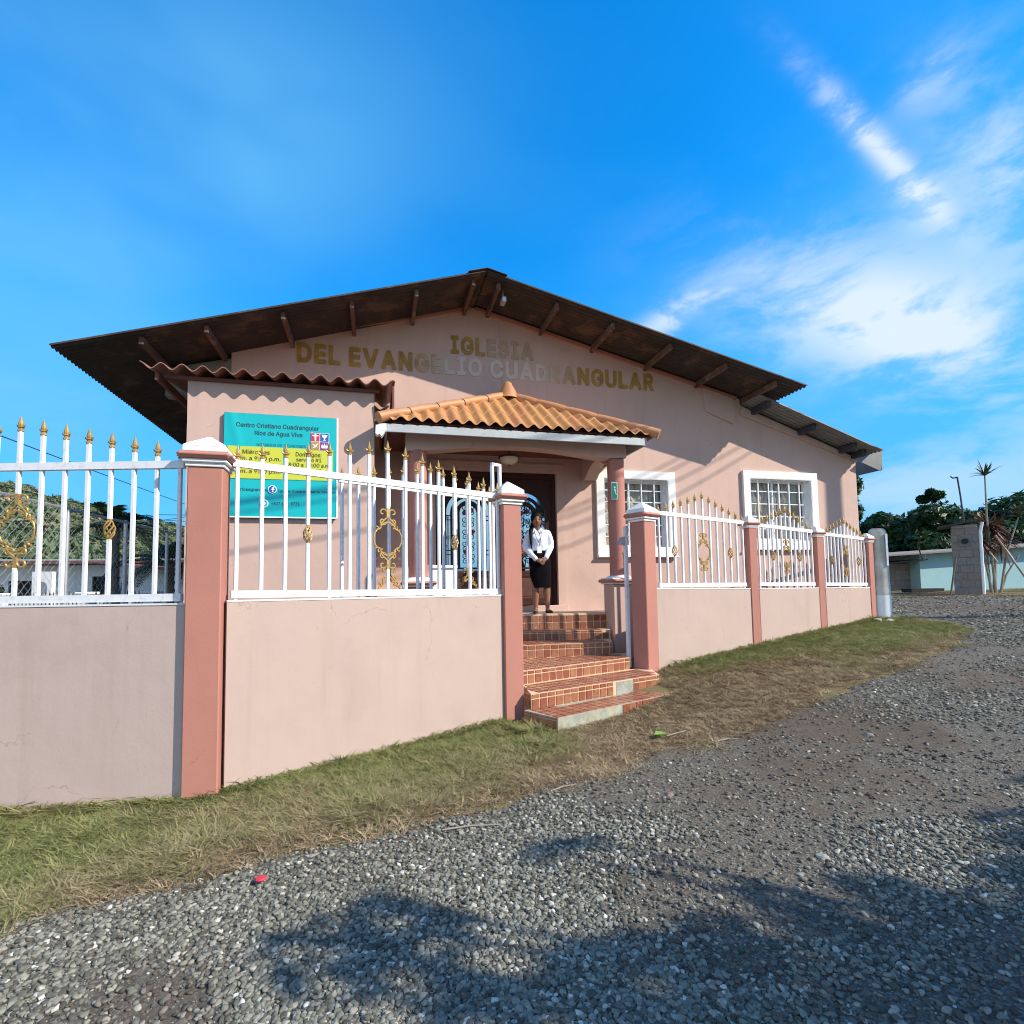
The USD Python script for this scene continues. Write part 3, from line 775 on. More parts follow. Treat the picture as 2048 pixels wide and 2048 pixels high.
for side, (p, q) in enumerate(((a + .072, mid - .003), (mid + .003, b - .072))):
    cx = (p + q) / 2
    Z0, Z1 = 0.28, 1.60
    o1, o2, o3, o4, o5 = arch(cx, .365, Z0, Z1), arch(cx, .295, Z0 + .02, Z1 - .07), arch(cx, .255, Z0 + .0, Z1 - .11), arch(cx, .205, Z0 + .03, Z1 - .16), arch(cx, .145, Z0 + .06, Z1 - .22)
    leaf = sbox(p, c + .01, q, d - .103)
    panel = sbox(p + .12, c + .12, q - .12, 0.18)
    dl = obj('door', MB().poly_xz(affinity.translate(leaf.difference(o1).difference(panel), 0, E), 0.06, 0.105), m_door, church)
    obj('panel', MB().poly_xz(affinity.translate(panel.difference(sbox(p + .16, c + .16, q - .16, .04)), 0, E), 0.075, 0.10), m_doorp, dl)
    obj('panel', MB().poly_xz(affinity.translate(sbox(p + .16, c + .16, q - .16, .04), 0, E), 0.065, 0.10), m_doorp, dl)
    obj('arch_band', MB().poly_xz(affinity.translate(o2.difference(o3), 0, E), 0.05, 0.10), m_door, dl)
    obj('arch_band', MB().poly_xz(affinity.translate(o4.difference(o5), 0, E), 0.05, 0.10), m_door, dl)
    obj('door_pane', MB().poly_xz(affinity.translate(o1.difference(o2), 0, E), 0.082, 0.09), m_glassdark, dl)
    obj('door_pane', MB().poly_xz(affinity.translate(o3.difference(o4), 0, E), 0.082, 0.09), m_glassdark, dl)
    obj('door_pane', MB().poly_xz(affinity.translate(o5, 0, E), 0.082, 0.09), m_glassdark, dl)
    iron = MB()
    for sx in (-1, 1):
        for zc in np.arange(Z0 + .16, Z1 - .35, .2):
            t = np.linspace(0, 2.6 * np.pi, 26)
            r = .052 * (1 - t / (3.2 * np.pi))
            iron.tube(np.stack([cx + sx * (.055 - r * np.cos(t)), np.full(26, .07), E + zc + r * np.sin(t)], 1), .005, sides=4)
            t = np.linspace(0, 2.6 * np.pi, 26)
            iron.tube(np.stack([cx + sx * (.06 - r * np.cos(t)), np.full(26, .07), E + zc + .09 - r * np.sin(t)], 1), .005, sides=4)
        for zc in (0.55, 0.62, 1.12, 1.19):
            iron.box(cx + sx * .295, cx + sx * .365, .065, .08, E + zc - .006, E + zc + .006)
    iron.tube([(cx, .07, E + Z0 + .06), (cx + .03, .07, E + .6), (cx - .03, .07, E + .9), (cx + .01, .07, E + Z1 - .23)], .005, sides=4)
    obj('iron_scrollwork', iron, m_iron, dl)
    fl = MB()
    for (fx, fz) in ((-.06, 1.24), (.07, .93), (-.05, .6), (.05, 1.28)):
        for k in range(6):
            an = k * math.pi / 3
            ctr = np.array([cx + fx + .022 * math.cos(an), .058, E + fz + .022 * math.sin(an)])
            s = trimesh.creation.icosphere(0, .02); s.apply_scale([1, .35, 1]); s.apply_translation(ctr)
            fl.tm(s)
    obj('iron_flower', fl, m_redpetal, dl)
    hx = q - .05 if side == 0 else p + .05
    hm = MB().box(hx - .02, hx + .02, 0.045, 0.06, E + .02, E + .25, bev=.005)
    hm.tube([(hx, .05, E + .21), (hx, .0, E + .2), (hx, -.01, E + .12), (hx, .0, E + .06), (hx, .05, E + .05)], .009)
    obj('handle', hm, m_gold, dl)
obj('dark_hall', MB().box(a - .2, b + .2, 0.3, 0.32, E - .5, E + 2.1), m_dark, church)

# ---- porch
mb = MB()
pts = [(0.30, 0.0), (3.80, 0.0), (3.80, -0.98), (3.40, -0.955), (1.945, -0.775), (0.30, -0.60)]
mb.poly_xy(Polygon(pts), 0.2, E - 0.395)
obj('porch_floor', mb, m_porchfloor, church)
for u in (0.57, 3.59):
    ped = obj('column_pedestal', MB().box(u - .17, u + .17, -1.20, -0.86, 0.1, E + 0.03, bev=.006), m_pink, church)
    cap = MB()
    cap.box(u - .20, u + .20, -1.235, -0.825, E + 0.03, E + 0.055)
    obj('white_band', cap, m_whitew, ped)
    cap = MB().box(u - .24, u + .24, -1.275, -0.785, E + 0.055, E + 0.105, bev=.024)
    obj('rose_moulding', cap, m_rose, ped)
    cap = MB().box(u - .20, u + .20, -1.235, -0.825, E + 0.105, E + 0.125)
    cap.lathe([(.19, E + .125), (.17, E + .15), (.13, E + .16)], u, -1.03, sides=28)
    obj('column_foot', cap, m_whitew, ped)
    obj('column', MB().lathe([(.128, E + .155), (.128, E + 1.93)], u, -1.03, sides=36), m_rose, church, smooth=40)
# corner pilaster strip on the pedestal
arc = np.linspace(0, 1, 25)
front = [(0.40, 2.20)] + [(0.40, 1.905), (0.78, 1.93)] + [(0.78 + 2.55 * t, 1.93 + 0.105 * math.sin(math.pi * t)) for t in arc] + [(3.33, 1.93), (3.715, 1.95), (3.715, 2.20)]
obj('porch_beam', MB().poly_xz(affinity.translate(Polygon(front), 0, E), -1.15, -0.93), m_pink, church)
for u0 in (0.44, 3.46):
    side = [(-0.928, 2.20), (-0.928, 1.91)] + [(-0.9 + .8 * t, 1.90 + 0.16 * math.sin(math.pi * min(1, t * 1.05)) - 0.08 * t) for t in arc] + [(-0.003, 1.82), (-0.003, 2.20)]
    obj('porch_side_beam', MB().poly_yz(affinity.translate(Polygon(side), 0, E), u0, u0 + .22), m_pink, church)
obj('porch_ceiling', MB().box(0.42, 3.70, -1.14, -0.003, E + 2.202, E + 2.225), m_pink, church)
# fascia
mb = MB().box(0.145, 3.885, -1.42, -1.395, E + 2.075, E + 2.185, bev=.004)
mb.box(0.12, 0.145, -1.42, -0.005, E + 2.075, E + 2.185)
mb.box(3.885, 3.91, -1.42, -0.005, E + 2.075, E + 2.185)
obj('porch_fascia', mb, m_chan, church)
obj('porch_soffit', MB().box(0.147, 3.883, -1.394, -0.006, E + 2.19, E + 2.20), m_redwood, church)
brk = Polygon([(-0.005, 2.03), (.02, 2.01), (.05, 2.025), (.075, 1.995), (.10, 2.03), (.135, 2.10), (.12, 2.17), (-.0, 2.15)])
obj('broken_gutter_end', MB().poly_xz(affinity.translate(brk, 0, E), -1.47, -1.36), m_whitew, church)
# hip roof of tiles
UL, UR, ZE = 0.05, 4.07, 2.245
UA, OA, ZA = 2.085, 0.30, 3.10
OE = 1.46
roofp = obj('porch_roof', MB().add([(UL + .03, -OE + .05, E + ZE - .04), (UR - .03, -OE + .05, E + ZE - .04), (UA, -OA, E + ZA - .05), (UL + .03, -.004, E + ZE - .04), (UR - .03, -.004, E + ZE - .04), (UA, -.004, E + ZA - .05)],
                                    [(0, 1, 2), (3, 0, 2), (3, 2, 5), (1, 4, 2), (4, 5, 2)]), m_redwood, church)
pitch = (UR - UL) / 22
rows = [0.0, 0.34, 0.68, 1.0]
for cidx in range(22):
    a0 = UL + cidx * pitch
    for r in range(3):
        t0, t1 = rows[r], rows[r + 1]
        tt = np.linspace(t0, t1, 4)
        xx_ = np.linspace(a0, a0 + pitch, 9)
        P = np.zeros((4, 9, 3))
        ok = False
        for i, t in enumerate(tt):
            lo, hi = UL + t * (UA - UL), UR + t * (UA - UR)
            x = np.clip(xx_, lo, hi)
            if np.ptp(x) > 1e-4:
                ok = True
            wv = 0.029 * np.cos((xx_ - a0) / pitch * 2 * np.pi + math.pi)
            lift = 0.014 * (1 - (t - t0) / (t1 - t0)) + 0.004
            P[i, :, 0] = x
            P[i, :, 1] = -(OE + t * (OA - OE)) - 0.02 * (1 - t) * 0
            P[i, :, 2] = E + ZE + t * (ZA - ZE) + wv + lift
        if not ok:
            continue
        top = P.reshape(-1, 3); bot = top.copy(); bot[:, 2] -= 0.014
        v = np.vstack([top, bot])
        f = []
        for i in range(3):
            for j in range(8):
                k0 = i * 9 + j
                f += [(k0, k0 + 1, k0 + 10, k0 + 9), (36 + k0, 36 + k0 + 9, 36 + k0 + 10, 36 + k0 + 1)]
        for j in range(8):
            f += [(j, 36 + j, 37 + j, j + 1)]
        for i in range(3):
            f += [(i * 9, i * 9 + 9, 36 + i * 9 + 9, 36 + i * 9), (i * 9 + 8, 36 + i * 9 + 8, 36 + i * 9 + 17, i * 9 + 17)]
        obj('roof_tile', MB().add(v, f), m_tile if (cidx * 7 + r * 3) % 5 else m_tile2, roofp, smooth=50)
# side slopes
for sx, ue in ((0, UL), (1, UR)):
    nrow = 9
    for k in range(8):
        y0_, y1_ = -OE + k * (OE / 8), -OE + (k + 1) * (OE / 8)
        P = []
        for i, t in enumerate(np.linspace(0, 1, 6)):
            lim = -OE + t * (OE - OA)
            yv = np.clip(np.linspace(y0_, y1_, 7), lim, -.004)
            wv = 0.03 * np.cos(np.linspace(0, 2 * np.pi, 7) + math.pi)
            P.append(np.stack([np.full(7, ue + t * (UA - ue)), yv, E + ZE + t * (ZA - ZE) + wv], 1))
        P = np.array(P)
        f = []
        for i in range(5):
            for j in range(6):
                k0 = i * 7 + j
                f.append((k0, k0 + 1, k0 + 8, k0 + 7))
        obj('side_tile', MB().add(P.reshape(-1, 3), f), m_tile2, roofp, smooth=50)
# hip caps in overlapping pieces and the finial
def hipcap(p0, p1, r0, pieces):
    p0, p1 = np.array(p0), np.array(p1)
    for k in range(pieces):
        a_, b_ = p0 + (p1 - p0) * k / pieces, p0 + (p1 - p0) * (k + 1.12) / pieces
        obj('hip_cap', MB().tube([a_ - [0, 0, .012], a_ + (b_ - a_) * .3, a_ + (b_ - a_) * .7, b_ - [0, 0, .012]], [r0 * 1.08, r0, r0 * .95, r0 * .82], sides=14), m_tile2, roofp, smooth=50)


hipcap((UL - .02, -OE - .02, E + ZE + .005), (UA, -OA, E + ZA + .02), 0.068, 5)
hipcap((UR + .02, -OE - .02, E + ZE + .005), (UA, -OA, E + ZA + .02), 0.068, 5)
hipcap((UA, -.01, E + ZA + .05), (UA, -OA - .05, E + ZA + .05), 0.08, 1)
obj('finial_cap', MB().lathe([(.19, E + ZA - .06), (.16, E + ZA + .02), (.125, E + ZA + .10), (.085, E + ZA + .17), (.068, E + ZA + .215), (.035, E + ZA + .24), (.0, E + ZA + .247)], UA, -OA, sides=24), m_tile2, roofp, smooth=60)

# low white parapet beside the porch
par = obj('porch_parapet', MB().box(0.76, 1.12, -0.93, -0.86, E - .41, E + 0.29, bev=.004), m_whitew, church)
obj('parapet_coping', MB().box(0.742, 1.14, -0.955, -0.84, E + 0.29, E + 0.335, bev=.006), m_whitew, par)
# porch lamp
lamp = obj('porch_lamp', MB().tube([(2.01, -.6, E + 2.2), (2.01, -.6, E + 2.0)], .012).lathe([(.0, E + 2.035), (.16, E + 2.035), (.165, E + 2.015), (.15, E + 2.005)], 2.01, -.6), m_bronze, church, smooth=40)
obj('lamp_bowl', MB().lathe([(.145, E + 2.004), (.135, E + 1.96), (.10, E + 1.925), (.05, E + 1.905), (0, E + 1.90)], 2.01, -.6), m_lampglass, lamp, smooth=True)
obj('lamp_knob', MB().lathe([(.02, E + 1.905), (.015, E + 1.885), (0, E + 1.875)], 2.01, -.6, sides=12), m_bronze, lamp)

# ---- annexe with the banner
ann = MB()
ann.box(-2.29, -0.02, -1.20, -1.05, 0.0, E + 2.66)
ann.box(-2.29, -2.14, -1.049, 3.0, 0.0, E + 2.60)
ann.box(-0.17, -0.02, -1.049, -0.003, 0.0, E + 2.60)
obj('annexe_wall', ann, m_pink, church)
sheet = corrugated(-2.75, 0.25, 0.2285, 0.040, [(-1.40, E + 2.745), (-0.03, E + 2.93)], thick=0.012)
obj('annexe_roof', sheet, m_redroof, church, smooth=40)
mb = MB().box(-2.55, 0.05, -1.235, -1.205, E + 2.655, E + 2.70)
mb.box(-2.62, -2.58, -1.30, 0.5, E + 2.60, E + 2.70)
obj('annexe_fascia', mb, m_redwood, church)
mb = MB().poly_yz(affinity.translate(Polygon([(-1.38, 2.40), (-1.40, 2.70), (-0.05, 2.89), (-.05, 2.40)]), 0, E), 0.215, 0.24)
obj('annexe_side_board', mb, m_redwood, church)

# ---------------------------------------------------------------- lettering on the gable
def letter_mat(name, base, fade, lo, hi, seed):
    """gold film that has peeled off to pale plastic between two places along the wall"""
    n = {'geo': ('geometry', {}), 'd': ('vector_math', dict(math_type='dot_product', vector2=(fd[0], fd[1], 0.0))),
         'n': ('noise_texture', dict(scale=5.0, detail=5.0, roughness=0.65)), 'a': ('math', dict(math_type='multiply_add', value2=0.9)),
         'r': ('rgb_ramp', {'ramp': [(0.0, (0, 0, 0)), (lo, (0, 0, 0)), (lo + .10, (1, 1, 1)), (hi - .10, (1, 1, 1)), (hi, (0, 0, 0)), (1.0, (0, 0, 0))]}),
         'mr': ('map_range', dict(from_min=-1.75, from_max=5.75, to_min=0.0, to_max=1.0, clamp=True)),
         'bw': ('rgb_to_bw', {}), 'nr': ('rgb_ramp', {'ramp': [(0.35, sc(base, 0.75)), (0.65, sc(base, 1.15))]}), 'mx': ('mix', dict(mix_type='mix', color2=fade)),
         'p': ('principled_bsdf', dict(roughness=0.6, specular_ior_level=0.25))}
    l = [('geo.position', 'd.vector1'), ('geo.position', 'n.vector'), ('n.fac', 'a.value1'), ('d.value', 'a.value3'), ('a.value', 'mr.value'), ('mr.result', 'r.fac'), ('r.color', 'bw.color'),
         ('bw.val', 'mx.fac'), ('n.fac', 'nr.fac'), ('nr.color', 'mx.color1'), ('mx.color', 'p.base_color')]
    return usdkit.material(stage, '/World/Looks/' + name, n, l, surface='p.BSDF')


def mr(u):
    return (u + C0 * 0 + 0.45 + 1.75) / 7.5


GOLD = (0.37, 0.215, 0.045)
FADE = (0.42, 0.30, 0.215)
m_let1 = letter_mat('peeling_gold_upper', GOLD, FADE, mr(1.10), mr(1.72), 1)
m_let2 = letter_mat('peeling_gold_lower', GOLD, (0.57, 0.48, 0.40), mr(0.55), mr(3.45), 2)
_glyphs = {}


def glyph(ch):
    """a heavy capital as a shapely outline, cap height 1"""
    if ch not in _glyphs:
        m = meshkit.text_mesh(ch, 1.0, depth=0.2, bold=True)
        sec = m.section(plane_origin=[0, 0, 0.1], plane_normal=[0, 0, 1])
        from shapely.geometry import MultiLineString
        from shapely.ops import polygonize
        rings = [Polygon(np.asarray(e)[:, :2]) for e in sec.discrete]
        rings = sorted([r.buffer(0) for r in rings], key=lambda r: -r.area)
        g = None
        for r in rings:
            g = r if g is None else g.symmetric_difference(r)
        _glyphs[ch] = g.buffer(0.045, join_style=2).simplify(0.012)
    return _glyphs[ch]


def heavy_line(parent, text, u0, u1, zbase, h, mat, gap=0.16, space=0.42):
    x, places = 0.0, []
    for ch in text:
        if ch == ' ':
            x += space; continue
        g = glyph(ch)
        b = g.bounds
        places.append((ch, x - b[0], b)); x += (b[2] - b[0]) + gap
    k = (u1 - u0) / (x - gap)
    for ch, x0, b in places:
        g = affinity.translate(affinity.scale(affinity.translate(glyph(ch), x0, -b[1]), k, h / (b[3] - b[1]), origin=(0, 0)), u0, E + zbase)
        obj('letter', MB().poly_xz(g, -0.010, -0.001), mat, parent)


sign1 = thing('gable_lettering', 'gold capitals reading IGLESIA, upper line on the gable of the church', 'lettering', (*F(0, 0)[:2], 0), FROT)
heavy_line(sign1, 'IGLESIA', 1.205, 2.63, 3.872, 0.31, m_let1)
sign2 = thing('gable_lettering', 'gold capitals reading DEL EVANGELIO CUADRANGULAR, half of them peeled pale, lower line on the gable', 'lettering', (*F(0, 0)[:2], 0), FROT)
heavy_line(sign2, 'DEL EVANGELIO CUADRANGULAR', -1.18, 4.895, 3.515, 0.315, m_let2)

# ---------------------------------------------------------------- teal banner
OFFB = 1.20
ban = thing('church_banner', 'teal banner with yellow timetable panel on the annexe wall', 'sign', (*F(0, OFFB)[:2], 0), FROT)
BL, BR, BB, BT = -1.858, -0.498, 0.943, 2.267
obj('backing_board', MB().box(BL, BR, -0.045, -0.002, E + BB, E + BT), m_greysheet, ban)
def sheet_y(fx, fz):
    return -0.050 - 0.006 * np.exp(-((fx - .06 - .22 * (1 - fz)) / .035) ** 2) * (fz > .55) - 0.004 * np.sin(7 * fx + 9 * fz) * (1 - fz) * fz


nx_, nz_ = 60, 40
X, Z = np.meshgrid(np.linspace(BL + .004, BR - .004, nx_), np.linspace(BB + .004, BT - .004, nz_), indexing='ij')
fx, fz = (X - BL) / (BR - BL), (Z - BB) / (BT - BB)
Yb = sheet_y(fx, fz)
v = np.stack([X, Yb, E + Z], -1).reshape(-1, 3)
i, j = np.meshgrid(np.arange(nx_ - 1), np.arange(nz_ - 1), indexing='ij')
q = np.stack([i * nz_ + j, (i + 1) * nz_ + j, (i + 1) * nz_ + j + 1, i * nz_ + j + 1], -1).reshape(-1, 4)
obj('banner_sheet', MB().add(v, q), m_teal, ban, smooth=True)
mb = MB().box(BR - .004, BR + .018, -0.056, -0.046, E + BB - .005, E + BT)
mb.box(BL, BR, -0.056, -0.047, E + BB - .012, E + BB + .003)
obj('white_edge', mb, m_whitep, ban)
BWd, BHt = BR - BL, BT - BB


def bx_(fx_):
    return BL + fx_ * BWd


def bz_(fz_):
    return E + BT - fz_ * BHt


YS = -0.060
obj('yellow_panel', MB().box(bx_(.035), bx_(.515), YS + .004, YS + .006, bz_(.635), bz_(.325)).box(bx_(.525), bx_(.965), YS + .004, YS + .006, bz_(.635), bz_(.325)), m_yellow, ban)


def btext(txt, fx0, fx1, fzb, h, mat, bold=False):
    m = meshkit.text_mesh(txt, h * BHt, depth=0.002, bold=bold)
    w = m.bounds[1][0] - m.bounds[0][0]
    k = (fx1 - fx0) * BWd / w
    v = np.array(m.vertices)
    X_, Z_ = bx_(fx0) + (v[:, 0] - m.bounds[0][0]) * k, bz_(fzb) + v[:, 1]
    fx_, fz_ = (X_ - BL) / BWd, (Z_ - E - BB) / BHt
    on = YS if mat is m_ink2 else sheet_y(fx_, fz_) - .0008
    v = np.stack([X_, on - v[:, 2] * .5, Z_], 1)
    obj('print_line', MB().add(v, m.faces), mat, ban)


btext('Centro Cristiano Cuadrangular', .105, .835, .135, .040, m_ink, True)
btext('Ríos de Agua Viva', .265, .685, .208, .040, m_ink, True)
btext('HORARIOS DE  REUNIONES', .285, .715, .315, .026, m_ink)
btext('Miércoles', .165, .40, .395, .040, m_ink2)
btext('p.m. a 9:00 p.m.', .105, .495, .455, .037, m_ink2)
btext('p.m. a 9:00 p.m.', .105, .495, .580, .037, m_ink2)
btext('Domingos:', .63, .86, .400, .040, m_ink2)
btext('servicio #1', .635, .86, .450, .036, m_ink2)
btext('8:00 a 10:00 a.m.', .565, .945, .503, .037, m_ink2)
btext('servicio #2', .635, .86, .558, .036, m_ink2)
btext('riosaguaviva', .150, .375, .752, .027, m_ink, True)
btext('Iglesia Cuadrangular la Valdeza', .475, .985, .757, .022, m_ink, True)
btext('+507 63     9771', .415, .665, .885, .030, m_ink, True)
# round icons
def disc(fx_, fz_, r, mat, y):
    g = Point(bx_(fx_), bz_(fz_)).buffer(r, 16)
    obj('icon', MB().poly_xz(g, y, y + .002), mat, ban)


disc(.425, .735, .052, m_whitep, YS); disc(.425, .735, .043, m_blue, YS - .0025)
fpoly = unary_union([sbox(-.006, -.036, .006, .024), sbox(-.018, -.004, .018, .007), sbox(0, .018, .018, .029), Point(.004, .02).buffer(.010)])
obj('icon', MB().poly_xz(affinity.translate(fpoly, bx_(.43), bz_(.735)), YS - .005, YS - .0027), m_whitep, ban)
disc(.355, .872, .052, m_whitep, YS); disc(.355, .872, .040, m_teal, YS - .0025); disc(.355, .872, .020, m_whitep, YS - .005)
# four-part emblem
ex0, ez0, es = bx_(.765), bz_(.165), 0.105
obj('emblem', MB().box(ex0 - .004, ex0 + 2 * es + .012, YS + .0015, YS + .003, ez0 - 2 * es - .012, ez0 + .004), m_whitep, ban)
for k, mt in enumerate((m_red, m_blue, m_och, m_purple)):
    x0, z0 = ex0 + (k % 2) * (es + .008), ez0 - (k // 2 + 1) * es - (k // 2) * .008
    obj('emblem_field', MB().box(x0, x0 + es, YS - .001, YS + .001, z0, z0 + es), mt, ban)
    cxx, czz = x0 + es / 2, z0 + es / 2
    if k == 0:
        g = unary_union([sbox(-.009, -.045, .009, .045), sbox(-.036, .012, .036, .028)])
    elif k == 1:
        g = unary_union([Polygon([(-.036, .036), (.036, .036), (.028, .008), (.008, -.012), (-.008, -.012), (-.028, .008)]), sbox(-.006, -.032, .006, -.01), Polygon([(-.022, -.04), (.022, -.04), (.008, -.028), (-.008, -.028)])])
    elif k == 2:
        g = unary_union([Polygon([(-.04, -.038), (-.006, -.004), (.006, .012), (.036, .04), (.02, .006), (.01, -.018), (-.012, -.026)]), Polygon([(-.042, .022), (-.01, .012), (.006, .0), (-.008, -.012)]), Polygon([(.002, -.006), (.044, -.03), (.018, -.01)])])
    else:
        g = unary_union([Polygon([(-.036, -.03), (.036, -.03), (.044, .02), (.026, -.006), (.022, .034), (.010, -.004), (0, .042), (-.010, -.004), (-.022, .034), (-.026, -.006), (-.044, .02)])])
    obj('emblem_sign', MB().poly_xz(affinity.translate(g, cxx, czz), YS - .004, YS - .0015), m_whitep, ban)

# green exit plate on the porch column
ex = thing('exit_sign', 'small green plate with white figure on the right porch column', 'sign', (*F(3.49, 1.175)[:2], 0), FROT - 22)
obj('plate', MB().box(-.045, .045, -.006, .0, E + 1.30, E + 1.56), m_whitep, ex)
obj('green_face', MB().box(-.037, .037, -.009, -.0065, E + 1.31, E + 1.55), m_greensign, ex)
g = unary_union([Polygon([(-.022, -.055), (-.010, -.055), (.002, 0), (-.006, .03), (.004, .05), (.014, .03), (.022, -.02), (.03, -.055), (.02, -.055), (.008, .0), (-.004, .0)]).buffer(0), Point(.004, .062).buffer(.012)])
obj('figure', MB().poly_xz(affinity.translate(g, 0, E + 1.42), -.0115, -.0095), m_whitep, ex)

# ---------------------------------------------------------------- steps
STEPS = [  # name, front edge (left, right), back edge (right, left), top, bottom (heights over the eye), direction of riser
    ('bottom', [(0.521, 4.95), (2.075, 6.078)], [(2.20, 6.50), (0.22, 5.285)], -1.231, -1.55),
    ('second', [(0.295, 5.299), (1.905, 6.345)], [(1.95, 6.95), (0.225, 5.90)], -1.077, -1.50),
    ('third', [(0.20, 5.80), (1.66, 6.785)], [(1.75, 7.25), (0.20, 7.0)], -0.929, -1.40),
    ('fourth', [(0.15, 6.84), (1.518, 7.133)], [(1.60, 7.62), (0.10, 7.55)], -0.760, -1.40),
    ('fifth', [(0.10, 7.38), (1.455, 7.503)], [(1.60, 7.90), (0.10, 7.85)], -0.628, -1.40),
]
stairs = thing('entrance_steps', 'fan of six steps faced with brown glazed tiles leading up to the porch', 'steps', (0.3, 5.3, 0))
SO = np.array([0.3, 5.3, 0])
TW = 0.1045
tile_n = [0]


def stair_tile(p0, ex_, ey_, nrm_, w, h, parent, mat, kind):
    """one glazed tile: corner p0, edges ex_*w and ey_*h, 3 mm proud along nrm_"""
    t = 0.006
    w2, h2 = w - 0.011, h - 0.011
    c = np.array([p0 + ex_ * (.0055 + a * w2) + ey_ * (.0055 + b * h2) for a, b in ((0, 0), (1, 0), (1, 1), (0, 1))])
    bv = 0.0025
    top = np.array([p0 + ex_ * (.0055 + bv + a * (w2 - 2 * bv)) + ey_ * (.0055 + bv + b * (h2 - 2 * bv)) for a, b in ((0, 0), (1, 0), (1, 1), (0, 1))]) + nrm_ * (t + rng.random() * .0012)
    v = np.vstack([c, top]) - SO
    f = [(4, 5, 6, 7)] + [(k, (k + 1) % 4, 4 + (k + 1) % 4, 4 + k) for k in range(4)]
    if np.dot(np.cross(ex_, ey_), nrm_) < 0:
        f = [x[::-1] for x in f]
    obj(kind, MB().add(v, f), mat, parent)


def tile_run(pa, pb, zb, zt, parent, skip=None, rows2=True):
    """tiles on a riser between plan points pa and pb (left to right as seen)"""
    pa, pb = np.array([*pa, 0.0]), np.array([*pb, 0.0])
    L = np.linalg.norm(pb - pa); ex_ = (pb - pa) / L
    nrm_ = np.array([ex_[1], -ex_[0], 0])
    H = zt - zb
    n = int(math.ceil(L / TW))
    for k in range(n):
        w = min(TW, L - k * TW)
        if w < .03:
            continue
        if skip and skip[0] <= (k + .5) * TW <= skip[1]:
            continue
        rowsz = [(zb + E, min(TW, H))]
        if H > TW + .02:
            rowsz.append((zb + E + TW, min(TW, H - TW)))
        for z, h in rowsz:
            stair_tile(np.array([*(pa + ex_ * k * TW)[:2], z]), ex_, np.array([0, 0, 1.0]), nrm_, w, h, parent, m_tiles[rng.integers(4)], 'riser_tile')


def tread_tiles(front, depth_poly, z, parent):
    a, b = np.array([*front[0], 0.]), np.array([*front[1], 0.])
    L = np.linalg.norm(b - a); ex_ = (b - a) / L
    ey_ = np.array([-ex_[1], ex_[0], 0])
    poly = Polygon(depth_poly)
    for i in range(-6, int(L / TW) + 6):
        for j in range(0, 12):
            p = a + ex_ * i * TW + ey_ * j * TW
            c = p + ex_ * TW / 2 + ey_ * TW / 2
            if poly.buffer(-.035).contains(Point(c[0], c[1])):
                stair_tile(np.array([p[0], p[1], z + E]), ex_, ey_, np.array([0, 0, 1.0]), TW, TW, parent, m_tiles[rng.integers(4)], 'tread_tile')


TREADS = [
    [(0.521, 4.95), (2.075, 6.078), (1.93, 6.36), (0.295, 5.299), (0.216, 5.285)],
    [(0.295, 5.299), (1.905, 6.345), (1.80, 6.88), (1.65, 6.78), (0.20, 5.80)],
    [(0.20, 5.80), (1.66, 6.785), (1.62, 7.16), (0.20, 6.845)],
    [(0.15, 6.84), (1.518, 7.133), (1.50, 7.51), (0.20, 7.40)],
    [(0.20, 7.39), (1.455, 7.503), (1.50, 7.86), (0.20, 7.71)],
]
for k, (nm, fr_, bk, zt, zb) in enumerate(STEPS):
    poly = Polygon([*fr_, *bk])
    core = obj('step', MB().poly_xy(affinity.translate(poly, -SO[0], -SO[1]), E + zb, E + zt), m_concrete if k == 0 else m_grout, stairs)
    zlow = {0: -1.375, 1: -1.231, 2: -1.077, 3: -0.929, 4: -0.760}[k]
    if k == 0:
        a_, b_ = np.array(fr_[0]), np.array(fr_[1]); L = np.linalg.norm(b_ - a_)
        tile_run(a_ + (b_ - a_) * 0.47, a_ + (b_ - a_) * .80, -1.335, zt, core)
        tile_run((0.216, 5.285), (0.521, 4.95), -1.365, zt, core)
    elif k == 1:
        tile_run(fr_[0], fr_[1], zlow, zt, core, skip=(1.18, 1.50))
        obj('broken_patch', MB().poly_xy(affinity.translate(Polygon([(0.295 + .838 * 1.19 - .002, 5.299 + .545 * 1.19 + .004), (0.295 + .838 * 1.50, 5.299 + .545 * 1.50 + .004), (0.295 + .838 * 1.50 + .004, 5.299 + .545 * 1.50 - .002), (0.295 + .838 * 1.19 + .004, 5.299 + .545 * 1.19 - .002)]), -SO[0], -SO[1]), E + zlow, E + zt - .01), m_concrete, core)
        tile_run((0.232, 5.42), (0.292, 5.302), zlow, zt, core)
    else:
        tile_run(fr_[0], fr_[1], zlow, zt, core)
    tread_tiles(fr_, TREADS[k], zt, core)
top_core = obj('step', MB().poly_xy(affinity.translate(Polygon([(0.15, 7.708), (1.683, 7.883), (1.68, 7.92), (.15, 7.76)]), -SO[0], -SO[1]), 0.1, E - .396), m_grout, stairs)
tile_run((0.15, 7.708), (1.60, 7.874), -0.628, -0.400, top_core)
obj('step', MB().poly_xy(affinity.translate(Polygon([(1.455, 7.50), (1.58, 7.52), (1.62, 7.87), (1.46, 7.86)]), -SO[0], -SO[1]), 0.1, E - .63), m_grout, stairs)
tile_run((1.455, 7.503), (1.58, 7.525), -0.76, -0.64, top_core)


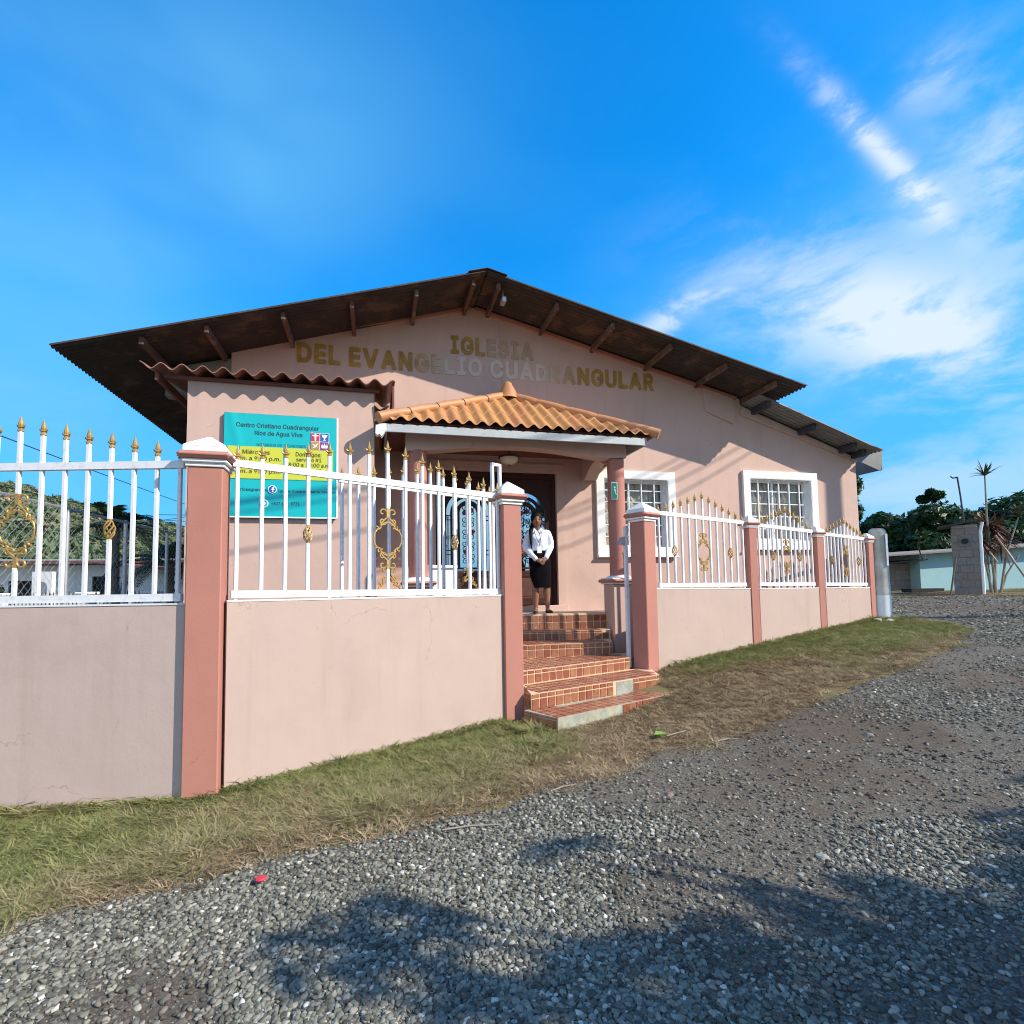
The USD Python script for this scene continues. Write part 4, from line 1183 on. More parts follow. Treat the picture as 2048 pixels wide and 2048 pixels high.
# ---------------------------------------------------------------- fence ironwork
def spear(mb, x, z, s=1.0, y=0.0):
    mb.lathe([(.020 * s, z), (.020 * s, z + .010 * s), (.014 * s, z + .014 * s), (.014 * s, z + .022 * s), (.024 * s, z + .030 * s), (.012 * s, z + .040 * s), (.018 * s, z + .052 * s), (.013 * s, z + .075 * s), (.0, z + .125 * s)], x, y, sides=8)
    for sx in (-1, 1):
        mb.tube([(x + sx * .010 * s, y, z + .034 * s), (x + sx * .026 * s, y, z + .040 * s), (x + sx * .034 * s, y, z + .052 * s)], [.008 * s, .007 * s, .002 * s], sides=5)
    return mb


def spiral(cx, cz, r0, r1, a0, a1, n=18):
    t = np.linspace(0, 1, n); r = r0 + (r1 - r0) * t; a = a0 + (a1 - a0) * t
    return np.stack([cx + r * np.cos(a), 0 * t, cz + r * np.sin(a)], 1)


def scroll(cz, H=0.585, W=0.285, r=0.0085):
    """cast scroll cartouche, origin x=0, centre height cz"""
    mb = MB()
    h = H / 2
    mb.box(-.013, .013, -.010, .010, cz - h, cz - h + .10).box(-.013, .013, -.010, .010, cz + h - .10, cz + h)
    for sz in (-1, 1):
        for sx in (-1, 1):
            # outer C scroll near the stem
            p = spiral(sx * .048, cz + sz * (h - .055), .036, .012, math.pi if sx > 0 else 0, (math.pi if sx > 0 else 0) - sx * sz * 1.6 * math.pi)
            mb.tube(p, r * .9, sides=6)
            p = spiral(sx * .050, cz + sz * (h - .135), .040, .012, math.pi * (1 if sx > 0 else 0), math.pi * (1 if sx > 0 else 0) + sx * sz * 1.7 * math.pi)
            mb.tube(p, r * .9, sides=6)
            # shoulder from stem into the ring
            t = np.linspace(0, 1, 9)
            mb.tube(np.stack([sx * (.008 + .062 * np.sin(t * 1.5)), 0 * t, cz + sz * (h - .10 - .075 * t)], 1), r, sides=6)
            # flower curls at the quarter points
            for da in (-1.1, .3, 1.7):
                a = math.atan2(sz, sx) + da * sx * sz
                e = np.array([sx * .085, 0, cz + sz * .085])
                mb.tube([e, e + np.array([.022 * math.cos(a), 0, .022 * math.sin(a)]), e + np.array([.036 * math.cos(a + .4), 0, .036 * math.sin(a + .4)])], [r * 1.1, r * .9, r * 1.3], sides=6)
    for sx in (-1, 1):
        a = np.linspace(-1.05, 1.05, 16)
        mb.tube(np.stack([sx * (.058 + (W / 2 - .066) * np.cos(a)), 0 * a, cz + .098 * np.sin(a)], 1), r, sides=6)
    for sz in (-1, 1):
        a = np.linspace(0.35, math.pi - .35, 14)
        mb.tube(np.stack([.075 * np.cos(a), 0 * a, cz + sz * (.075 + .075 * np.sin(a))], 1), r, sides=6)
    return mb


def knot(cz, H=0.14, W=0.062):
    mb = MB()
    for k in range(6):
        t = np.linspace(0, 1, 12)
        a = k * math.pi / 3 + t * math.pi * .9
        rr = W / 2 * np.sin(math.pi * t) ** .75 + .004
        mb.tube(np.stack([rr * np.cos(a), rr * np.sin(a), cz - H / 2 + H * t], 1), .0052, sides=5)
    mb.box(-.011, .011, -.011, .011, cz - H / 2 - .015, cz - H / 2 + .012).box(-.011, .011, -.011, .011, cz + H / 2 - .012, cz + H / 2 + .015)
    return mb


def fence(label, p0, p1, zr0, zr1, zb0, zb1, nb, tip_end, tip_mid, kn, feet, group='white railings on the boundary wall', knots=True, sc_z=(0.47), xs_=None, scrolls=None, rail_h=.055, bw=.0142, name='railing_panel', post0=True, scrollH=.585, zknot=None):
    """p0, p1 in plan; rail centre heights over the eye at both ends; balusters with spears; heights rise to the middle"""
    p0, p1 = np.array(p0, float), np.array(p1, float)
    L = np.linalg.norm(p1 - p0)
    rot = math.degrees(math.atan2(p1[1] - p0[1], p1[0] - p0[0]))
    t = thing(name, label, 'railing', (*p0, 0), rot, group)
    zt = lambda x: E + zr0 + (zr1 - zr0) * x / L
    zb = lambda x: E + zb0 + (zb1 - zb0) * x / L
    h = rail_h / 2

    def rail(f):
        P = [(x, y, f(x) + dz) for x in (-.02, L + .02) for y in (-.019, .019) for dz in (-h, h)]
        return MB().add(P, [(0, 1, 3, 2), (4, 6, 7, 5), (0, 4, 5, 1), (2, 3, 7, 6), (0, 2, 6, 4), (1, 5, 7, 3)])
    obj('top_rail', rail(zt), m_white, t)
    obj('bottom_rail', rail(zb), m_white, t)
    xs2 = np.linspace(bw, L - bw, nb)
    c = (nb - 1) / 2
    for k, x in enumerate(xs2):
        f = 1 - abs(k - c) / c
        ztip = zt(x) + tip_end + (tip_mid - tip_end) * f
        is_scr = (k == c) if scrolls is None else k in scrolls
        is_kn = knots and abs(abs(k - c) - kn) < .1
        cz = zb(x) + (sc_z if is_scr else sc_z - 0.0)
        mb = MB()
        lo = zb(x) + h - .002
        if feet and k % 4 == 0:
            mb.box(x - bw * .7, x + bw * .7, -bw * .7, bw * .7, zb(x) - h - .045, zb(x) - h)
        if is_scr:
            hs = scrollH / 2
            mb.box(x - bw, x + bw, -bw, bw, cz + hs - .02, zt(x) - h - .0, bev=.003)
            obj('baluster_foot', MB().box(x - bw, x + bw, -bw, bw, lo, cz - hs + .02, bev=.003), m_white, t)
        elif is_kn:
            mb.box(x - bw, x + bw, -bw, bw, cz + .075, zt(x) - h, bev=.003)
            obj('baluster_foot', MB().box(x - bw, x + bw, -bw, bw, lo, cz - .075, bev=.003), m_white, t)
        else:
            mb.box(x - bw, x + bw, -bw, bw, lo, zt(x) - h, bev=.003)
        mb.box(x - bw, x + bw, -bw, bw, zt(x) + h, ztip - .115, bev=.003)
        b_ = obj('baluster', mb, m_white, t)
        sp = MB(); spear(sp, 0, 0, 1.0); v, f_ = sp.mesh()
        if not (label.startswith('left') and k == nb - 1):
            obj('spear_tip', MB().add(v + [x, 0, ztip - .125], f_), m_gold, b_, smooth=40)
        else:
            obj('spear_tip', MB().add(v[v[:, 2] < 1] * [1, 1, .5] + [x, 0, ztip - .11], f_), m_gold, b_, smooth=40)
        if is_scr:
            v, f_ = scroll(0).mesh(); obj('scroll_ornament', MB().add(v * [scrollH / .585, 1, scrollH / .585] + [x, 0, cz], f_), m_gold, b_, smooth=50)
        elif is_kn:
            v, f_ = knot(0).mesh(); obj('twist_knot', MB().add(v + [x, 0, cz], f_), m_gold, b_, smooth=50)
    return t


fence('left front railing panel with gold scroll, its end spear broken', (-4.76, 3.785), (-2.343, 3.785), .947, .947, -.033, -.033, 15, .16, .395, 4, True, sc_z=.505, bw=.0132)
A0 = np.array([-2.003, 3.929]); A1 = np.array([-.016, 5.40])
dA = (A1 - A0) / np.linalg.norm(A1 - A0)
fence('front railing panel with gold scroll between the first two rose pillars, nearest the steps', A0 - dA * .017, A1 + dA * .012, .985, .962, -.018, -.036, 15, .15, .393, 4, True, sc_z=.485)
Q3 = np.array([1.88, 6.83]); dQ = np.array([.86590, .50022])
Rp = lambda s: Q3 + dQ * s
fence('railing panel with gold scroll right of the steps, in front of the porch window', Rp(.31), Rp(2.135), .985, .941, .003, -.005, 13, .12, .40, 4, True, sc_z=.47, bw=.014)
fence('railing panel with gold scroll below the right-hand church window', Rp(2.50), Rp(3.995), .922, .884, -.004, -.016, 13, .115, .38, 3, True, sc_z=.45, bw=.013)
fence('farthest railing panel with gold scroll beside the concrete pole', Rp(4.35), Rp(5.745), .856, .814, -.022, -.037, 13, .11, .36, 4, True, sc_z=.42, bw=.012)

# sliding gate parked behind the front panel
GA, GBp = np.array([-1.50, 4.857]), np.array([0.02, 6.225])
gate = fence('white sliding gate with two gold scrolls parked behind the front railing', GA, GBp, 1.05, 1.055, -.95, -.95, 13, .13, .32, 99, False, group=None, sc_z=.90, scrolls=(3, 9), name='sliding_gate', scrollH=.6)
Lg = np.linalg.norm(GBp - GA)
mb = MB().box(Lg - .15, Lg - .115, -.02, .02, E - .95, E + 1.50, bev=.003).box(Lg - .03, Lg + .005, -.02, .02, E - .95, E + 1.50, bev=.003).box(Lg - .15, Lg + .005, -.02, .02, E + 1.465, E + 1.501, bev=.003)
obj('latch_loop', mb, m_white, gate)
gp = thing('gate_post', 'slim white gate post with latch bracket against the pillar right of the steps', 'gate post', (1.69, 6.93, 0), 25)
obj('post', MB().box(-.025, .025, -.02, .02, E - 1.08, E + .80, bev=.004), m_white, gp)
obj('latch_bracket', MB().poly_xz(affinity.translate(Polygon([(-.14, .55), (-.03, .545), (-.03, .66), (-.07, .65)]), 0, E), -.03, .02), m_galv, gp)


# ---------------------------------------------------------------- pillars
def pillar(label, c, rot, w, zbase, zshaft, k=1.0):
    p = thing('fence_pillar', label, 'pillar', (*c, 0), rot, 'rose pillars of the boundary wall')
    h = w / 2
    obj('shaft', MB().box(-h, h, -h, h, zbase - .3, E + zshaft, bev=.008), m_rose, p)
    z = E + zshaft
    mb = MB().box(-h - .012, h + .012, -h - .012, h + .012, z, z + .028 * k, bev=.004)
    mb.box(-h - .03 * k, h + .03 * k, -h - .03 * k, h + .03 * k, z + .0285 * k, z + .056 * k, bev=.006)
    obj('white_band', mb, m_whitew, p)
    q = h + .062 * k
    obj('rose_moulding', MB().box(-q, q, -q, q, z + .0565 * k, z + .108 * k, bev=.022 * k), m_rose, p)
    q = h + .028 * k
    q2 = h + .010 * k
    mb = MB().box(-q, q, -q, q, z + .1085 * k, z + .150 * k, bev=.004)
    v = [(-q, -q, z + .1502 * k), (q, -q, z + .1502 * k), (q, q, z + .1502 * k), (-q, q, z + .1502 * k), (-q2, -q2, z + .168 * k), (q2, -q2, z + .168 * k), (q2, q2, z + .168 * k), (-q2, q2, z + .168 * k), (-.01, -.01, z + .252 * k), (.01, -.01, z + .252 * k), (.01, .01, z + .252 * k), (-.01, .01, z + .252 * k)]
    f = [(0, 1, 5, 4), (1, 2, 6, 5), (2, 3, 7, 6), (3, 0, 4, 7), (4, 5, 9, 8), (5, 6, 10, 9), (6, 7, 11, 10), (7, 4, 8, 11), (8, 9, 10, 11)]
    obj('pyramid_cap', mb.add(v, f), m_whitew, p)
    return p


PIL = [((-2.178, 3.854), 15.3, .235, .06, .918, 1.0, 'tall rose corner pillar with white cap, left of the front railing'),
       ((0.091, 5.470), 25, .21, .13, .868, 1.03, 'rose pillar with white cap at the left of the steps'),
       ((1.905, 6.870), 38, .235, .38, .845, 1.06, 'rose pillar with white cap at the right of the steps'),
       ((3.862, 7.972), 17, .152, .62, .862, .78, 'slim rose pillar left of the right-hand church window'),
       ((5.462, 8.905), 19, .145, .78, .79, .76, 'slim rose pillar right of the right-hand church window'),
       ((6.935, 9.762), 25, .15, .90, .745, .72, 'last slim rose pillar half hidden by the concrete pole')]
for c, r_, w, zb_, zs_, k, lab in PIL:
    pillar(lab, c, r_, w, zb_, zs_, k)


# ---------------------------------------------------------------- boundary walls
def bwall(label, p0, p1, zt0, zt1, th=.10, front=.05, mat=None):
    p0, p1 = np.array(p0, float), np.array(p1, float)
    L = np.linalg.norm(p1 - p0)
    t = thing('boundary_wall', label, 'wall', (*p0, 0), math.degrees(math.atan2(*(p1 - p0)[::-1])), 'pale pink boundary wall sections')
    za, zb_ = E + zt0, E + zt1
    lo0, lo1 = gz(*p0) - .4, gz(*p1) - .4
    P = Polygon([(0, lo0), (L, lo1), (L, zb_), (0, za)])
    m = MB().poly_xz(P, -front, th - front)
    obj('wall_body', m, mat or m_lowwall, t)
    c = MB().add([(0, -front - .004, za - .0), (L, -front - .004, zb_), (L, th - front + .004, zb_), (0, th - front + .004, za), (0, -front - .004, za + .012), (L, -front - .004, zb_ + .012), (L, th - front + .004, zb_ + .012), (0, th - front + .004, za + .012)],
                 [(0, 1, 5, 4), (1, 2, 6, 5), (2, 3, 7, 6), (3, 0, 4, 7), (4, 5, 6, 7)])
    obj('wall_top', c, m_whitew, t)


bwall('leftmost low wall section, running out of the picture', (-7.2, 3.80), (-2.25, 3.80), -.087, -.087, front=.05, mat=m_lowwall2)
bwall('long low wall section left of the steps', A0 - dA * .067, A1 + dA * .05, -.073, -.081)
bwall('low wall section right of the steps', Rp(.20), Rp(2.23), -.049, -.076, front=.045)
bwall('low wall section below the right-hand window', Rp(2.42), Rp(4.10), -.078, -.089, front=.045)
bwall('last low wall section beside the concrete pole', Rp(4.27), Rp(5.85), -.091, -.099, front=.045)

# ---------------------------------------------------------------- poles and cables
pole = thing('concrete_pole', 'weathered round concrete pole with white base at the corner of the boundary wall', 'pole', (7.19, 9.82, 0))
zb_ = gz(7.19, 9.82)
R_ = .158
obj('white_base', MB().lathe([(R_ + .004, zb_ - .3), (R_ + .002, zb_ + .42)], sides=36), m_polew, pole, smooth=40)
obj('shaft', MB().lathe([(R_, zb_ + .4), (R_ - .012, E + 0.93), (R_ - .03, E + .985), (R_ - .07, E + 1.02), (R_ - .09, E + 1.0), (0, E + .99)], sides=36), m_pole, pole, smooth=40)
mb = MB()
for an in (-1.2, -1.35):
    mb.tube([((R_ + .012) * math.cos(an), (R_ + .012) * math.sin(an), zz_) for zz_ in (E + .30, E + .5, E + .9)], .012, sides=6)
obj('conduit', mb, m_white, pole)
tall = thing('utility_pole', 'unseen tall pole added across the road to cast the shadow band on the church', 'pole', (12.74, 7.45, 0))  # added out of view, only to throw the upright shadow on the facade
obj('shaft', MB().lathe([(.15, 0.3), (.115, 10.6), (0, 10.61)], sides=20), m_pole, tall, smooth=40)
obj('crossarm', MB().box(-.9, .9, -.05, .05, 9.9, 10.0), m_beamwood, tall)


def shadow_wire(du, dz):
    """a sagging cable over the road; its shadow runs up the front of the church to the right"""
    sv = np.array([1.542, -.658, 1.22])
    u = np.linspace(-8, 12, 30)
    z = .30 + .235 * u + .026 * u ** 2 * np.where(u > 0, 1, .35)
    return [F(a + du, 0, b + dz) + sv * (5.3 - .05 * a) for a, b in zip(u, z)]


for k, (du, dz) in enumerate(((0, 0), (.34, .02), (.75, -.02), (.2, -.55))):
    w = thing('overhead_cable', ['highest of the four cables crossing above the road', 'second of the four cables crossing above the road', 'third of the four cables crossing above the road', 'lowest of the four cables crossing above the road'][k], 'cable', (0, 0, 0))
    obj('cable', MB().tube(shadow_wire(du, dz), .014, sides=6), m_wire, w)


# ---------------------------------------------------------------- woman at the door
def capsule_chain(joints):
    """union of hulls of consecutive spheres"""
    out = m3.Manifold()
    for (a, ra), (b, rb) in zip(joints[:-1], joints[1:]):
        s = []
        for c, r in ((a, ra), (b, rb)):
            r = np.broadcast_to(np.array(r, float), (3,))
            s.append(m3.Manifold.sphere(1.0, 20).scale(tuple(r)).translate(tuple(c)))
        out = out + m3.Manifold.batch_hull(s)
    return out


def smooth_mani(m, edge, it=12):
    m = m.refine_to_length(edge)
    a = m.to_mesh()
    t = trimesh.Trimesh(a.vert_properties[:, :3], a.tri_verts, process=True)
    trimesh.smoothing.filter_taubin(t, lamb=.5, nu=.53, iterations=it)
    return t


def loft(sections, n=40):
    """closed hull-like loft: (cx, cy, z, rx, ry)"""
    mb = MB()
    a = np.arange(n) * 2 * np.pi / n
    v = np.concatenate([np.stack([cx + rx * np.sign(np.cos(a)) * np.abs(np.cos(a)) ** .85, cy + ry * np.sign(np.sin(a)) * np.abs(np.sin(a)) ** .85, np.full(n, z)], 1) for cx, cy, z, rx, ry in sections])
    f = []
    for i in range(len(sections) - 1):
        for j in range(n):
            f.append((i * n + j, i * n + (j + 1) % n, (i + 1) * n + (j + 1) % n, (i + 1) * n + j))
    return mb.add(v, f)


fw = F(2.455, 0.62, -0.395)
per = thing('person', 'woman in white shirt, black knee skirt and lanyard standing with hands clasped at the door', 'person', fw, 4)
HD = np.array([-.024, -.01, 1.425])
body = m3.Manifold()
# legs
for hx, kx, ax, ty in ((-.075, -.060, -.058, -1), (.10, .118, .122, 1)):
    body += capsule_chain([((hx, .0, .72), .085), ((kx, -.012, .40), .052)])
    body += capsule_chain([((kx, -.010, .40), .050), ((kx * .98, .010, .30), (.056, .062, .05)), (((kx + ax) / 2, .004, .19), .043), ((ax, 0, .075), .031)])
    body += capsule_chain([((ax, .015, .062), .030), ((ax + ty * .012, -.06, .035), .028), ((ax + ty * .03, -.125, .022), (.034, .030, .018))])
    body += capsule_chain([((ax, .02, .05), .030), ((ax, .03, .025), .027)])
# torso core, neck, head
body += capsule_chain([((.0, .0, .80), (.13, .10, .10)), ((.0, .0, 1.0), (.10, .08, .08)), ((.005, .0, 1.18), (.13, .085, .09))])
body += capsule_chain([((.0, .008, 1.20), (.07, .06, .05)), ((-.015, .0, 1.30), .050), ((-.022, -.002, 1.36), .050)])
head = capsule_chain([((HD[0], -.012, 1.455), (.076, .092, .095)), ((HD[0] - .002, -.030, 1.385), (.060, .066, .055)), ((HD[0] - .002, -.045, 1.352), (.034, .038, .026))])
nose = m3.Manifold.batch_hull([m3.Manifold.sphere(.010, 10).translate((HD[0], -.098, 1.440)), m3.Manifold.sphere(.016, 10).translate((HD[0], -.108, 1.402)), m3.Manifold.sphere(.010, 10).translate((HD[0] - .014, -.092, 1.400)), m3.Manifold.sphere(.010, 10).translate((HD[0] + .014, -.092, 1.400))])
body += head + nose
for sx in (-1, 1):
    body += m3.Manifold.sphere(1, 14).scale((.010, .018, .030)).translate((HD[0] + sx * .077, .0, 1.418))
# forearms and hands, clasped in front
WR = {-1: np.array([-.062, -.155, .815]), 1: np.array([.088, -.150, .835])}
EL = {-1: np.array([-.205, .010, 1.02]), 1: np.array([.195, .010, 1.03])}
for sx in (-1, 1):
    body += capsule_chain([(EL[sx], .038), (WR[sx], .026)])
hb = m3.Manifold()
cl = np.array([.030, -.185, .775])
for sx in (-1, 1):
    w_ = WR[sx]
    pc = w_ + (cl - w_) * .55 + np.array([0, -.012 if sx < 0 else .006, .0])
    hb += capsule_chain([(w_, (.024, .02, .02)), (pc, (.034, .018, .030))])
    dirx = np.array([-sx * .86, -.05, -.45])
    dirx /= np.linalg.norm(dirx)
    upv = np.array([0, 0, 1.0]) - dirx * dirx[2]
    upv /= np.linalg.norm(upv)
    for k in range(4):
        b0 = pc + upv * (.024 - .0155 * k) + dirx * .018
        ln = (.030, .034, .032, .026)[k]
        off = np.array([0, -.012 if sx < 0 else -.020, 0])
        hb += capsule_chain([(b0, .0085), (b0 + dirx * ln + off, .0080), (b0 + dirx * (ln * 1.6) + off * 1.2 + np.array([0, .012, -.012]), .0072)])
    tb = w_ + (pc - w_) * .45 + upv * .022
    hb += capsule_chain([(tb, .011), (tb + dirx * .028 + upv * .012 + np.array([0, -.014, 0]), .0095), (tb + dirx * .052 + upv * .004 + np.array([0, -.018, 0]), .008)])
tb_ = smooth_mani(body, .016, 10)
th_ = smooth_mani(hb, .0045, 4)
both = trimesh.util.concatenate([tb_, th_])
bd = obj('body', both, m_skin, per, smooth=True)
# face
eyes = MB()
for sx in (-1, 1):
    s = trimesh.creation.icosphere(2, 1); s.apply_scale([.0135, .006, .0065]); s.apply_translation([HD[0] + sx * .032, -.093, 1.437]); eyes.tm(s)
    eyes.tube([(HD[0] + sx * .014, -.100, 1.459), (HD[0] + sx * .034, -.099, 1.465), (HD[0] + sx * .052, -.088, 1.459)], [.0035, .004, .002], sides=6)
obj('eyes', eyes, m_eye, bd)
lip = MB()
lip.tube([(HD[0] - .026, -.090, 1.374), (HD[0] - .008, -.100, 1.377), (HD[0] + .008, -.100, 1.377), (HD[0] + .026, -.090, 1.374)], [.003, .006, .006, .003], sides=8)
lip.tube([(HD[0] - .022, -.088, 1.368), (HD[0], -.098, 1.366), (HD[0] + .022, -.088, 1.368)], [.003, .0065, .003], sides=8)
obj('mouth', lip, m_lip, bd)
# hair: cap plus long tail over the shoulder on the viewer's left
hr = capsule_chain([((HD[0], .006, 1.472), (.093, .112, .100)), ((HD[0], .035, 1.40), (.080, .075, .07)), ((HD[0], .05, 1.34), (.06, .045, .05))])
hr -= m3.Manifold.sphere(1, 40).scale((.070, .10, .097)).translate((HD[0] + .004, -.130, 1.398))
hr += capsule_chain([((HD[0] - .055, .03, 1.37), .038), ((-.115, -.035, 1.28), .034), ((-.128, -.085, 1.19), .027), ((-.128, -.098, 1.08), .020), ((-.124, -.098, 1.00), .008)])
obj('hair', smooth_mani(hr, .012, 8), m_hair, per, smooth=True)
# skirt
sk = loft([(.0, .0, .955, .100, .085), (.0, .0, .958, .122, .098), (.003, .0, .90, .140, .108), (.012, .004, .80, .166, .125), (.016, .004, .72, .170, .128), (.020, .002, .60, .163, .118), (.028, .0, .48, .150, .104), (.034, .0, .39, .139, .096), (.034, .0, .387, .126, .084)])
v, f = sk.mesh()
nz = meshkit.noise(v * [9, 9, 5], 4) - .5
v = v + np.stack([np.zeros(len(v)), nz * .012, nz * 0], 1)
obj('skirt', (v, f), m_skirt, per, smooth=60)
# shirt: torso + sleeves in one surface
sh = m3.Manifold.batch_hull([m3.Manifold.sphere(1, 32).scale((.122, .098, .03)).translate((0, 0, .955)), m3.Manifold.sphere(1, 32).scale((.142, .108, .04)).translate((0, -.006, 1.01)), m3.Manifold.sphere(1, 32).scale((.138, .115, .05)).translate((.004, -.012, 1.13))])
sh += m3.Manifold.batch_hull([m3.Manifold.sphere(1, 32).scale((.138, .115, .05)).translate((.004, -.012, 1.13)), m3.Manifold.sphere(1, 32).scale((.062, .056, .03)).translate((-.012, .012, 1.275)), m3.Manifold.sphere(1, 24).scale((.055, .05, .045)).translate((-.115, .0, 1.225)), m3.Manifold.sphere(1, 24).scale((.055, .05, .045)).translate((.125, .0, 1.23))])
for sx, s0 in ((-1, (-.128, .0, 1.222)), (1, (.138, .0, 1.228))):
    e, w_ = EL[sx], WR[sx]
    sh += capsule_chain([(s0, .058), (np.array(s0) * .45 + e * .55 + [sx * .012, 0, 0], .055), (e, .052), (e * .45 + w_ * .55, .046), (e * .14 + w_ * .86, .036), (e * .06 + w_ * .94, .037)])
st_ = smooth_mani(sh, .013, 6)
vv = np.array(st_.vertices)
nn = np.array(st_.vertex_normals)
wr = (meshkit.fbm(vv * [26, 26, 14], 3, 8) - .5) * .016 + (meshkit.noise(vv * [10, 10, 40], 3) - .5) * .006
st_.vertices = vv + nn * wr[:, None]
obj('shirt', st_, m_shirt, per, smooth=True)
col = MB()
for sx in (-1, 1):
    col.add([(-.018 + sx * .008, -.062, 1.262), (-.018 + sx * .052, -.052, 1.318), (-.018 + sx * .076, -.030, 1.300), (-.018 + sx * .078, -.076, 1.240), (-.018 + sx * .045, -.095, 1.222)], [(0, 1, 3), (1, 2, 3), (0, 3, 4)])
    col.add([(-.018 + sx * .052, -.052, 1.318), (-.018 + sx * .060, .03, 1.325), (-.018 + sx * .085, .03, 1.295), (-.018 + sx * .076, -.030, 1.300)], [(0, 1, 2), (0, 2, 3)])
obj('collar', col, m_shirt, per)
ly = MB()
for sx in (-1, 1):
    ly.tube([(-.018 + sx * .050, -.035, 1.300), (-.016 + sx * .052, -.100, 1.225), (-.012 + sx * .034, -.138, 1.14), (-.008, -.142, 1.075)], .0045, sides=6)
ly.tube([(-.008, -.142, 1.075), (-.006, -.142, 1.02)], .004, sides=6)
lyo = obj('lanyard', ly, m_lany, per)
obj('badge', MB().box(-.040, .030, -.146, -.142, .915, 1.015), m_whitep, lyo)
for ax, ty in ((-.058, -1), (.122, 1)):
    shoe = capsule_chain([((ax, .035, .020), (.034, .034, .020)), ((ax + ty * .012, -.055, .018), (.038, .035, .019)), ((ax + ty * .032, -.135, .016), (.034, .032, .017))])
    shoe -= m3.Manifold.cube((.4, .5, .1), True).translate((ax, -.05, -.05))
    shoe += capsule_chain([((ax + ty * .016, -.07, .030), (.037, .02, .022)), ((ax + ty * .03, -.13, .022), (.033, .03, .018))])
    obj('shoe', smooth_mani(shoe, .012, 5), m_shoe, per, smooth=True)


# ---------------------------------------------------------------- vegetation
def leaf_cloud(n, centers, radii, size, seed, shell=0.55, aspect=1.7, droop=.3):
    """leaf quads scattered through ellipsoidal clumps"""
    g = np.random.default_rng(seed)
    centers, radii = np.asarray(centers, float), np.asarray(radii, float)
    if radii.ndim == 1:
        radii = np.repeat(radii[:, None], 3, 1)
    wts = np.prod(radii, 1) ** (2 / 3); wts /= wts.sum()
    k = g.choice(len(centers), n, p=wts)
    d = g.normal(size=(n, 3)); d /= np.linalg.norm(d, axis=1, keepdims=True)
    r = shell + (1 - shell) * g.random(n) ** .6
    r *= 1 + .18 * (meshkit.noise(d * 3 + k[:, None] * 7.3, seed) - .5) * 2
    p = centers[k] + d * radii[k] * r[:, None]
    nrm = d + g.normal(size=(n, 3)) * .55 + [0, 0, .35]
    nrm /= np.linalg.norm(nrm, axis=1, keepdims=True)
    t = np.cross(nrm, g.normal(size=(n, 3))); t /= np.linalg.norm(t, axis=1, keepdims=True)
    t = t - [0, 0, droop]; t -= nrm * (t * nrm).sum(1, keepdims=True); t /= np.linalg.norm(t, axis=1, keepdims=True)
    b = np.cross(nrm, t)
    s = size * (.6 + .8 * g.random(n))[:, None]
    v = np.stack([p - t * s * aspect * .5, p + b * s * .36 - nrm * s * .08, p + t * s * aspect * .5 - nrm * s * .12, p - b * s * .36 - nrm * s * .08], 1).reshape(-1, 3)
    i = np.arange(n) * 4
    return v, np.stack([i, i + 1, i + 2, i + 3], 1)


m_leafdark = leafy('dark_mango_leaves', [(0.2, (0.016, 0.042, 0.010)), (0.5, (0.035, 0.085, 0.018)), (0.8, (0.065, 0.13, 0.028))], trans=.3)
m_leafmid = leafy('mid_green_leaves', [(0.2, (0.020, 0.045, 0.012)), (0.5, (0.042, 0.085, 0.020)), (0.8, (0.085, 0.125, 0.035))], trans=.3)
m_leafpalm = leafy('palm_leaflets', [(0.2, (0.018, 0.034, 0.014)), (0.5, (0.035, 0.060, 0.024)), (0.8, (0.070, 0.095, 0.036))], trans=.2, rough=.45)
m_leafdry = leafy('dry_red_brown_leaves', [(0.2, (0.10, 0.035, 0.02)), (0.5, (0.16, 0.07, 0.035)), (0.8, (0.28, 0.17, 0.09))], trans=.2)
m_leafcord = leafy('cordyline_leaves', [(0.2, (0.035, 0.05, 0.025)), (0.5, (0.07, 0.06, 0.035)), (0.8, (0.13, 0.08, 0.05))], trans=.2)
m_bark = plain('grey_brown_bark', (0.14, 0.11, 0.085), rough=.9, var=.3, scale=9, bump=.7, bscale=25)
m_stem = plain('pale_plant_stem', (0.26, 0.23, 0.18), rough=.8, var=.25, scale=12)


def tree(label, x, y, centers, radii, n, size, mat, seed, trunk_r=.16, cat='tree', name='tree', group=None):
    z0 = gz(x, y)
    t = thing(name, label, cat, (x, y, z0), 0, group)
    centers = np.asarray(centers, float)
    tk = MB()
    top = centers[:, :3].mean(0)
    tk.tube([(0, 0, -.3), (.05, .02, top[2] * .3), (top[0] * .3, top[1] * .3, top[2] * .6), top], [trunk_r * 1.2, trunk_r, trunk_r * .8, trunk_r * .4], sides=10)
    for c in centers:
        s = np.array([top[0] * .3, top[1] * .3, top[2] * .55])
        tk.tube([s, (s + c) / 2 + [0, 0, .1], c], [trunk_r * .55, trunk_r * .35, trunk_r * .12], sides=6)
    obj('trunk', tk, m_bark, t)
    v, f = leaf_cloud(n, centers, radii, size, seed)
    obj('crown', MB().add(v, f), mat, t)
    return t


# trees on the right behind the blue house
def clump(R, H, base, n, seed, flat=.8):
    g = np.random.default_rng(seed)
    c, r = [], []
    for k in range(n):
        a = g.random() * 2 * math.pi; q = math.sqrt(g.random()) * R * .75
        zc = base + (H - base) * (.25 + .6 * g.random()) * (1 - .35 * (q / R) ** 2)
        c.append((q * math.cos(a), q * math.sin(a), zc)); rr = (.30 + .22 * g.random()) * min(R, (H - base)) * .9
        r.append((rr, rr, rr * flat))
    return np.array(c), np.array(r)


